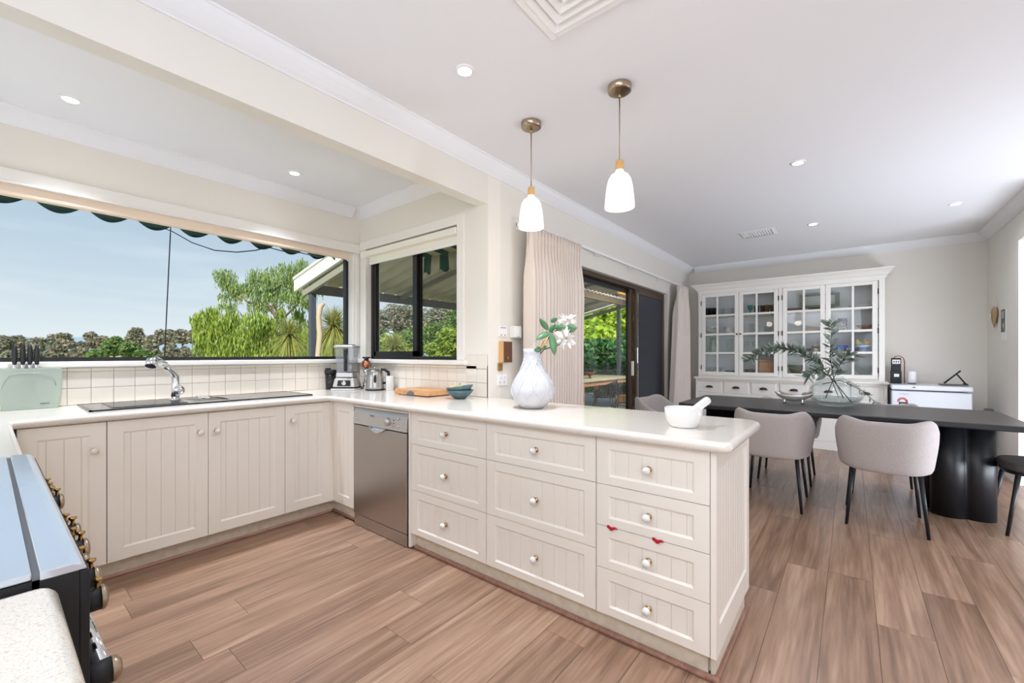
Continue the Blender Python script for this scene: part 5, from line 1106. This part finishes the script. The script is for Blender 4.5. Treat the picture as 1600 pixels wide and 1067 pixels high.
# railing
t = thing('patio_railing', 'thin dark metal railing at the far end of the patio', 'railing', (12.05, 5.0, -.12)); irn = mat('dark_iron', (38, 44, 46), .5)
obj('top_rail', MB().box(12.03, 12.07, 2.3, 7.2, .79, .83), irn, t); obj('bottom_rail', MB().box(12.035, 12.065, 2.3, 7.2, .0, .03), irn, t)
for k in range(41): obj('baluster', MB().tube([(12.05, 2.35+.12*k, .02), (12.05, 2.35+.12*k, .80)], .008, 6), irn, t)
for y_ in (2.32, 4.4, 6.8): obj('rail_post', MB().box(12.03, 12.07, y_, y_+.04, -.12, .83), irn, t)
# patio table, bowls, chairs, dog
t = thing('patio_table', 'long timber patio table seen through the open door', 'table', (9.25, 5.0, -.12)); tk = woodmat('teak', [(150, 104, 72), (184, 136, 98), (204, 160, 120)], (2, 14, 14), .5, .2)
obj('tabletop', MB().box(7.83, 10.7, 4.39, 5.6, .615, .65), mat('pale_tabletop', (176, 168, 142), .6), t, bevel=.004); obj('apron', MB().box(7.86, 10.67, 4.42, 5.57, .52, .614), tk, t)  # top is paler than the teak apron and legs
for x_ in (7.84, 10.6):
    for y_ in (4.40, 5.50): obj('leg', MB().box(x_, x_+.10, y_, y_+.09, -.12, .613), tk, t, bevel=.004)
fb = [(0, 0), (.06, .003), (.02, .02), (.02, .05), (.10, .10), (.155, .14), (.15, .14), (.09, .11), (0, .07)]
tcm = mat('terracotta', (128, 66, 48), .5)
obj('pedestal_bowl', MB().lathe(fb, (8.15, 4.85, .651), 24, cap=False), tcm, label='terracotta pedestal bowl on the patio table, the left one', cat='bowl')
obj('pedestal_bowl', MB().lathe(fb, (8.95, 4.82, .651), 24, cap=False), tcm, label='terracotta pedestal bowl on the patio table, the right one', cat='bowl')
obj('candle_pot', MB().lathe([(0, 0), (.04, .0), (.065, .05), (.06, .09), (.04, .1), (0, .095)], (8.5, 4.86, .651), 18, cap=False), irn, label='small dark pot between the two terracotta bowls on the patio table', cat='pot')
t = thing('rattan_chair', 'black woven patio chair tucked at the near side of the timber table', 'chair', (0, 0, 0), local=True); blk = mat('black_rattan', (22, 26, 28), .5)
mb = MB()
def rsh(u, v):
    a = (u*2-1)*2.2; e = abs(u*2-1); top = .80-.28*e**1.4; z = .42+(top-.42)*v; rr = .25+.05*v
    return (-rr*math.cos(a)*1.0, rr*math.sin(a)*1.05, z)
nu, nv = 22, 5
P_ = [[rsh(i/nu, j/nv) for j in range(nv+1)] for i in range(nu+1)]
for i in range(nu):
    for j in range(nv): mb.tube([P_[i][j], P_[i+1][j+1]], .006, 4); mb.tube([P_[i+1][j], P_[i][j+1]], .006, 4)
mb.tube([P_[i][nv] for i in range(nu+1)], .011, 6); mb.tube([P_[i][0] for i in range(nu+1)], .011, 6); obj('woven_shell', mb, blk, t)
mb = MB()
for i in range(13):
    x_ = -.26+.04*i; hw = math.sqrt(max(0, .27**2-x_*x_)); mb.tube([(x_, -hw, .415), (x_, 0, .40), (x_, hw, .415)], .010, 5)
obj('woven_seat', mb, blk, t)
for sx_ in (-1, 1):
    for sy_ in (-1, 1): obj('leg', MB().tube([(sx_*.16, sy_*.17, .41), (sx_*.24, sy_*.24, 0)], .010, 8), blk, t)
t.location = (8.45, 4.22, -.12); t.rotation_euler = (0, 0, PI/2+.35)
dup(t, (9.55, 4.18, -.12), PI/2+.3, 'black woven patio chair further along the table, in front of the dog')
dup(t, (7.72, 5.05, -.12), -.1, 'black woven patio chair at the left head of the timber table, mostly cut off')
dup(t, (8.9, 5.75, -.12), -PI/2, 'black woven patio chair on the far side of the timber table')
# dog
def skin(name, verts, edges, radii, m_, parent, sub=2):
    me = bpy.data.meshes.new(name); me.from_pydata(verts, edges, []); me.materials.append(m_)
    o = bpy.data.objects.new(name, me); link(o, parent); sk = o.modifiers.new('skin', 'SKIN')
    if not me.skin_vertices: me.skin_vertices.new() if hasattr(me.skin_vertices, 'new') else None
    lay = me.skin_vertices[0].data
    for i, r_ in enumerate(radii): lay[i].radius = (r_, r_) if not isinstance(r_, tuple) else r_
    lay[0].use_root = True; sk.use_smooth_shade = True
    q = o.modifiers.new('sub', 'SUBSURF'); q.levels = q.render_levels = sub; return o
dogp = at(974, 640, 10.9); t = thing('dog', 'brown furry dog lying on the patio behind the black chairs', 'dog', (dogp.x, dogp.y, -.12), YAW-PI/2, local=True)
fur = mat('brown_fur', (140, 100, 66), .95, noise=(9, (96, 66, 46), .4), bump=(120, 1)); fur2 = mat('cream_fur', (206, 178, 146), .95)
V = [(.10, 0, .16), (0, 0, .20), (-.12, 0, .25), (-.18, -.02, .33), (-.25, -.05, .37), (-.33, -.08, .35), (.24, 0, .15), (.33, .04, .10), (-.16, -.09, .12), (-.22, -.12, .04), (-.33, -.14, .03), (-.14, .09, .12), (-.18, .12, .03), (-.30, .13, .03), (.28, -.10, .12), (.20, -.16, .07), (.12, -.18, .03), (.42, .10, .04), (.46, -.0, .03)]
E_ = [(0, 1), (1, 2), (2, 3), (3, 4), (4, 5), (0, 6), (6, 7), (2, 8), (8, 9), (9, 10), (2, 11), (11, 12), (12, 13), (6, 14), (14, 15), (15, 16), (7, 17), (17, 18)]
Rr = [.125, .125, .115, .07, .075, .035, .13, .07, .05, .03, .028, .05, .03, .028, .08, .045, .03, .022, .012]
skin('body', V, E_, Rr, fur, t)
for s_ in (-1, 1): obj('ear', MB().sph((-.215, -.04+s_*.065, .39), .03, 10, 6, (.7, .4, 1.4)), mat('dark_ear', (70, 48, 36), .9), t)
obj('nose', MB().sph((-.365, -.085, .352), .014, 8, 6), M['dblack'], t)
for s_ in (-1, 1): obj('eye', MB().sph((-.295, -.062+s_*.045, .39), .008, 8, 6), M['dblack'], t)
obj('chest_fur', MB().sph((-.20, -.04, .24), .06, 12, 8, (.8, 1, 1.3)), fur2, t)

# ------------------------------------------------------------------ land and trees
gm = mat('dry_paddock', (176, 168, 96), .95, noise=(.02, (120, 134, 70), .6))
g_ = MB(); g_.box(-900, 2500, 7.8, 2600, -3.4, -3.2); struct('ground', g_, gm)
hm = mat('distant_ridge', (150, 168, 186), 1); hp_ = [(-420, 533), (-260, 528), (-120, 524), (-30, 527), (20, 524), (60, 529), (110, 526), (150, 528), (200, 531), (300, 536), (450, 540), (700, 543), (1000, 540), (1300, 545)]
mb = MB(); rows_ = []
for i in range(len(hp_)-1):
    for k in range(6):
        u = k/6; px = hp_[i][0]+(hp_[i+1][0]-hp_[i][0])*u; py = hp_[i][1]+(hp_[i+1][1]-hp_[i][1])*u+R.uniform(-.6, .6)
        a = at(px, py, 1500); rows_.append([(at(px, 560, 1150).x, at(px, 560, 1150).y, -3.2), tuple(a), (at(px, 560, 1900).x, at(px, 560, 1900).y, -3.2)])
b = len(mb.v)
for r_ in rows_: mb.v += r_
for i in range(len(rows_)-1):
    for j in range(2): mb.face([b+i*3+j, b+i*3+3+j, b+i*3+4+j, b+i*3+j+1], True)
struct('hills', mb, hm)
mb = MB(); c_ = at(330, 560, 150); mb.sph((c_.x, c_.y, -6), 40, 30, 10, (1, 1, .19)); struct('dry_hill', mb, mat('straw_grass', (226, 200, 128), 1, noise=(.3, (204, 182, 104), .5)))
LC = dict(
    willow=leafmat('willow_leaves', [(96, 128, 58), (148, 172, 70), (186, 200, 92), (130, 160, 100)], .45),
    willowhi=leafmat('willow_upper_leaves', [(96, 128, 84), (138, 166, 104), (176, 190, 110), (120, 150, 112)], .45),
    euc=leafmat('hazy_gum_leaves', [(120, 130, 116), (150, 152, 134), (168, 150, 128), (132, 148, 138)], .35),  # distance haze faded into these leaf colours
    green=leafmat('bushy_leaves', [(80, 112, 66), (116, 146, 82), (158, 176, 104)], .4),
    maple=leafmat('maple_leaves', [(96, 150, 30), (160, 200, 44), (206, 226, 76), (232, 236, 120)], .5),
    fern=leafmat('fern_leaves', [(34, 88, 56), (70, 126, 68), (110, 160, 86)], .35),  # deeper green of the fern-like shrubs
    straw=leafmat('strap_leaves', [(108, 130, 72), (170, 176, 104), (206, 190, 116), (132, 156, 96)], .4))
bark = mat('grey_bark', (120, 104, 84), .95)
DK = 3.4
def leafcloud(mb, clumps, size, dens, mode, asp=.35):
    for (px, py, dep, rp, *q) in clumps:
        c = at(px, py, dep); r = rp/661*dep; n = int(dens*rp*rp/100*DK); sq = q[0] if q else .8
        for _ in range(n):
            d = Vector((R.gauss(0, 1), R.gauss(0, 1), R.gauss(0, 1))).normalized()*r*(R.random()**.45); d.z *= sq
            if mode == 'hang':
                # hanging string of slim leaves
                x_, y_, z_ = c+d; L = r*R.uniform(.25, .9); k = max(2, int(L/(size*.8))); dx, dy = R.uniform(-.05, .05), R.uniform(-.05, .05)
                for i in range(k):
                    a = R.random()*2*PI; w = size*asp*.5; vx_, vy_ = math.cos(a)*w, math.sin(a)*w; zz = z_-i*size*.75; xx, yy = x_+dx*i*size*2, y_+dy*i*size*2
                    ox, oy = R.uniform(-1, 1)*size*.3, R.uniform(-1, 1)*size*.3; bq = len(mb.v)
                    mb.v += [(xx, yy, zz), (xx+vx_+ox*.5, yy+vy_+oy*.5, zz-size*.5), (xx+ox, yy+oy, zz-size), (xx-vx_+ox*.5, yy-vy_+oy*.5, zz-size*.5)]; mb.face([bq, bq+1, bq+2, bq+3])
            else:
                p = c+d; a = Vector((R.gauss(0, 1), R.gauss(0, 1), R.gauss(0, .7))).normalized(); s_ = a.cross(Vector((R.gauss(0, 1), R.gauss(0, 1), R.gauss(0, 1)))).normalized()*size*asp; a *= size; bq = len(mb.v)
                mb.v += [tuple(p-a*.5), tuple(p+s_*.5), tuple(p+a*.5), tuple(p-s_*.5)]; mb.face([bq, bq+1, bq+2, bq+3])
def tree(name, label, clumps, leafm, size, dens, mode='blob', asp=.5, trunk=(), tr=.12, group=None, cat='tree'):
    base = at(clumps[0][0], 560, clumps[0][2]); t = thing(name, label, cat, (base.x, base.y, -3.2), group=group)
    mb = MB(); leafcloud(mb, clumps, size, dens, mode, asp)
    hidden = [(clumps[0][0], clumps[0][1], clumps[0][2])]
    obj('foliage', mb, LC[leafm], t, kind='stuff')
    tb = MB(); c0_ = at(*clumps[0][:3]); paths = trunk or [[(clumps[0][0], clumps[0][1]-clumps[0][3]*.2)]]
    if not trunk: tb.tube([(base.x, base.y, -3.2), tuple(c0_)], [tr, tr*.5], 7)
    for pth_ in trunk:
        pts = [at(a, b_, clumps[0][2]) for a, b_ in pth_]; tb.tube([tuple(p) for p in pts], [tr*(1-.75*i/len(pts)) for i in range(len(pts))], 7)
    obj('trunk', tb, bark, t); return t
WD = 24
low = [(330, 520, WD, 24), (352, 505, WD, 26), (375, 535, WD, 32), (410, 530, WD, 34), (345, 548, WD, 24), (440, 545, WD, 30), (398, 500, WD-1, 22), (420, 508, WD, 22), (318, 500, WD, 14), (306, 495, WD, 9), (310, 508, WD, 10), (365, 492, WD, 14), (470, 540, WD, 30), (505, 545, WD, 28), (530, 550, WD, 26), (465, 510, WD+1, 22), (330, 560, WD, 24), (390, 560, WD, 30), (450, 562, WD, 30)]
low = low+[(a+R.uniform(-26, 26), b-R.uniform(4, 26), c, R.uniform(6, 12)) for a, b, c, d in low for _ in range(2)]
low = [h for h in low if h[0] > 300 and h[1] > 482]
tree('willow_tree', 'weeping willow with yellow green hanging foliage outside the sink window', low, 'willow', .30, 17, 'hang', .26, trunk=[[(460, 640), (455, 560), (446, 515), (436, 492), (428, 478), (424, 468)], [(446, 515), (420, 478), (404, 474), (388, 473), (378, 462)], [(455, 560), (400, 530), (370, 520)], [(470, 600), (490, 545), (500, 500)]], tr=.11)
hi = [(352, 432, WD, 16), (362, 446, WD, 15), (345, 425, WD, 11), (372, 455, WD, 12), (405, 428, WD, 17), (425, 440, WD, 20), (402, 452, WD, 16), (385, 445, WD, 9), (430, 462, WD, 16), (452, 428, WD, 16), (468, 418, WD, 16), (478, 432, WD, 20), (462, 445, WD, 14), (495, 420, WD, 14), (508, 412, WD, 12), (440, 415, WD, 9), (395, 475, WD, 8), (425, 500, WD, 9), (455, 460, WD, 12), (475, 460, WD, 18), (520, 408, WD, 10), (500, 440, WD, 16), (418, 480, WD, 8), (520, 430, WD, 16), (535, 415, WD, 12)]
hi = [(a, b, c, d*1.15) for a, b, c, d in hi]+[(a+R.uniform(-22, 22), b+R.uniform(-14, 20), c, R.uniform(5, 11)) for a, b, c, d in hi for _ in range(3)]
hi = [h for h in hi if h[1] > 402 and not (h[0] < 338)]
tree('pepper_tree', 'tall airy tree rising above the willow with drooping grey green twigs', hi, 'willowhi', .24, 12, 'hang', .28, trunk=[[(470, 640), (466, 540), (440, 500), (430, 480), (426, 455), (410, 435)], [(430, 480), (400, 475), (384, 470), (372, 455), (360, 440)], [(426, 455), (450, 438), (470, 425)], [(440, 500), (470, 470), (490, 440), (505, 420)]], tr=.06)
# strap leaved plant by the post
def strappy(label, px, py, dep, rp, n):
    c = at(px, py, dep); t = thing('cordyline', label, 'plant', (c.x, c.y, -3.2)); mb = MB(); r = rp/661*dep
    for _ in range(n):
        a = R.random()*2*PI; e = R.uniform(-.8, 1.35); L = r*R.uniform(.6, 1.15); d = Vector((math.cos(a)*math.cos(e), math.sin(a)*math.cos(e), math.sin(e))); w = d.cross(Vector((0, 0, 1))).normalized()*.016; b = len(mb.v)
        for i in range(7): u = i/6; p = c+d*L*u-Vector((0, 0, 1))*L*.4*u*u; ww = w*(1-u*.9); mb.v += [tuple(p-ww), tuple(p+ww)]
        for i in range(6): mb.face([b+2*i, b+2*i+1, b+2*i+3, b+2*i+2])
    obj('strap_leaves', mb, LC['straw'], t, kind='stuff'); obj('trunk', MB().tube([(c.x, c.y, -3.2), tuple(c)], [.07, .05], 8), bark, t)
strappy('strap leaved plant left of the veranda post', 452, 525, 17, 50, 700)
strappy('large strap leaved plant right of the veranda post, against the black frame', 522, 512, 15, 60, 1100)
strappy('strap leaved plant low behind the sliding window', 615, 545, 15, 46, 700)
strappy('strap leaved plant in the centre of the sliding window view', 640, 566, 14, 42, 600)
# far gum trees along the valley
GUM = [(5, 540, 110, 17), (32, 538, 120, 16), (60, 540, 105, 15), (84, 535, 115, 13), (102, 536, 100, 14), (128, 545, 120, 11), (150, 535, 130, 16), (212, 530, 120, 17), (240, 532, 115, 14), (262, 530, 120, 15), (285, 528, 118, 14), (306, 530, 110, 14), (50, 552, 80, 14), (90, 553, 85, 14), (20, 556, 80, 14), (125, 556, 90, 12), (232, 548, 100, 14), (270, 548, 95, 12), (295, 552, 100, 10), (155, 553, 90, 12), (318, 542, 110, 9)]
GT = 'far grey green gum tree in the band of trees along the valley horizon'
ORD = ['first', 'second', 'third', 'fourth', 'fifth', 'sixth', 'seventh', 'eighth', 'ninth', 'tenth', 'eleventh', 'twelfth', 'thirteenth', 'fourteenth', 'fifteenth', 'sixteenth', 'seventeenth', 'eighteenth', 'nineteenth', 'twentieth', 'rightmost']
for gi, (px, py, d, r) in enumerate(sorted(GUM)):
    cl = [(px, py, d, r*.8)]+[(px+R.uniform(-.7, .7)*r, py+R.uniform(-.75, .5)*r, d, r*.5) for _ in range(5)]+[(px+k*r*.55, 556, d, r*.55) for k in (-1, 0, 1)]
    tree('gum_tree', ORD[gi]+' from the left of the far grey green gum trees on the horizon', cl, 'euc', .95, 95, 'blob', .6, tr=.35, group='gum trees on the valley horizon')
for i, (px, py, d, r, lb) in enumerate(((178, 540, 60, 15, 'round green bush tree standing before the gum trees, the left one'), (204, 546, 58, 14, 'round green bush tree standing before the gum trees, the right one'), (150, 556, 55, 12, 'low light green shrub at the left of the round green trees'), (225, 556, 56, 12, 'low light green shrub at the right of the round green trees'))):
    tree('bushy_tree', lb, [(px, py, d, r)]+[(px+R.uniform(-.6, .6)*r, py+R.uniform(-.5, .6)*r, d, r*.6) for _ in range(5)], 'green', .55, 130, 'blob', .6, tr=.2)
# trees beyond the sliding window
sw = [(592, 505, 26, 22, 'euc'), (625, 500, 30, 26, 'euc'), (655, 495, 32, 24, 'euc'), (690, 502, 26, 26, 'euc'), (716, 500, 24, 24, 'green'), (605, 540, 20, 26, 'willow'), (640, 535, 24, 26, 'green'), (675, 528, 22, 26, 'green'), (712, 535, 16, 28, 'willow'), (690, 552, 18, 22, 'willow')]
SWL = ['grey green tree at the left edge of the sliding window view', 'hazy tall tree in the left pane of the sliding window', 'hazy tall tree behind the meeting stile of the sliding window', 'hazy tall tree at the top of the right window pane', 'leafy tree at the right edge of the sliding window view', 'lime green shrub low in the left window pane', 'dark green shrub behind the lower left pane', 'dark green shrub in the middle of the right pane', 'bright lime shrub at the lower right of the sliding window', 'yellow green shrub low in the right window pane']
for (px, py, d, r, lm), lb in zip(sw, SWL):
    tree('garden_tree', lb, [(px, py, d, r)]+[(px+R.uniform(-.8, .8)*r, py+R.uniform(-.6, .9)*r, d, r*.62) for _ in range(6)], lm, .20 if lm != 'euc' else .28, 34, 'blob', .45, tr=.12)
# trees beyond the patio
pt = [(905, 500, 19, 34, 'maple', 'bright yellow green maple crown filling the left of the patio door view'), (945, 492, 20, 30, 'maple', 'bright yellow green maple crown behind the patio post'), (985, 500, 19, 32, 'maple', 'bright yellow green maple crown at the right of the patio door view'), (930, 525, 18, 26, 'maple', 'low spreading maple branch in the middle of the patio door view'),
      (900, 552, 16, 28, 'fern', 'darker green shrub beyond the railing at the left'), (935, 550, 16.5, 28, 'fern', 'darker green shrub beyond the railing in the middle'), (975, 552, 16, 28, 'fern', 'darker green shrub beyond the railing at the right'), (915, 585, 15, 28, 'fern', 'dark undergrowth below the railing at the left'), (965, 585, 15, 28, 'fern', 'dark undergrowth below the railing at the right'), (950, 470, 24, 34, 'maple', 'tallest maple crown showing above the others through the door')]
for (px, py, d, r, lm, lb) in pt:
    tree('leafy_tree', lb, [(px, py, d, r)]+[(px+R.uniform(-.8, .8)*r, py+R.uniform(-.7, .8)*r, d, r*.6) for _ in range(5)], lm, .24 if lm == 'maple' else .2, 42, 'blob', .7, tr=.12)
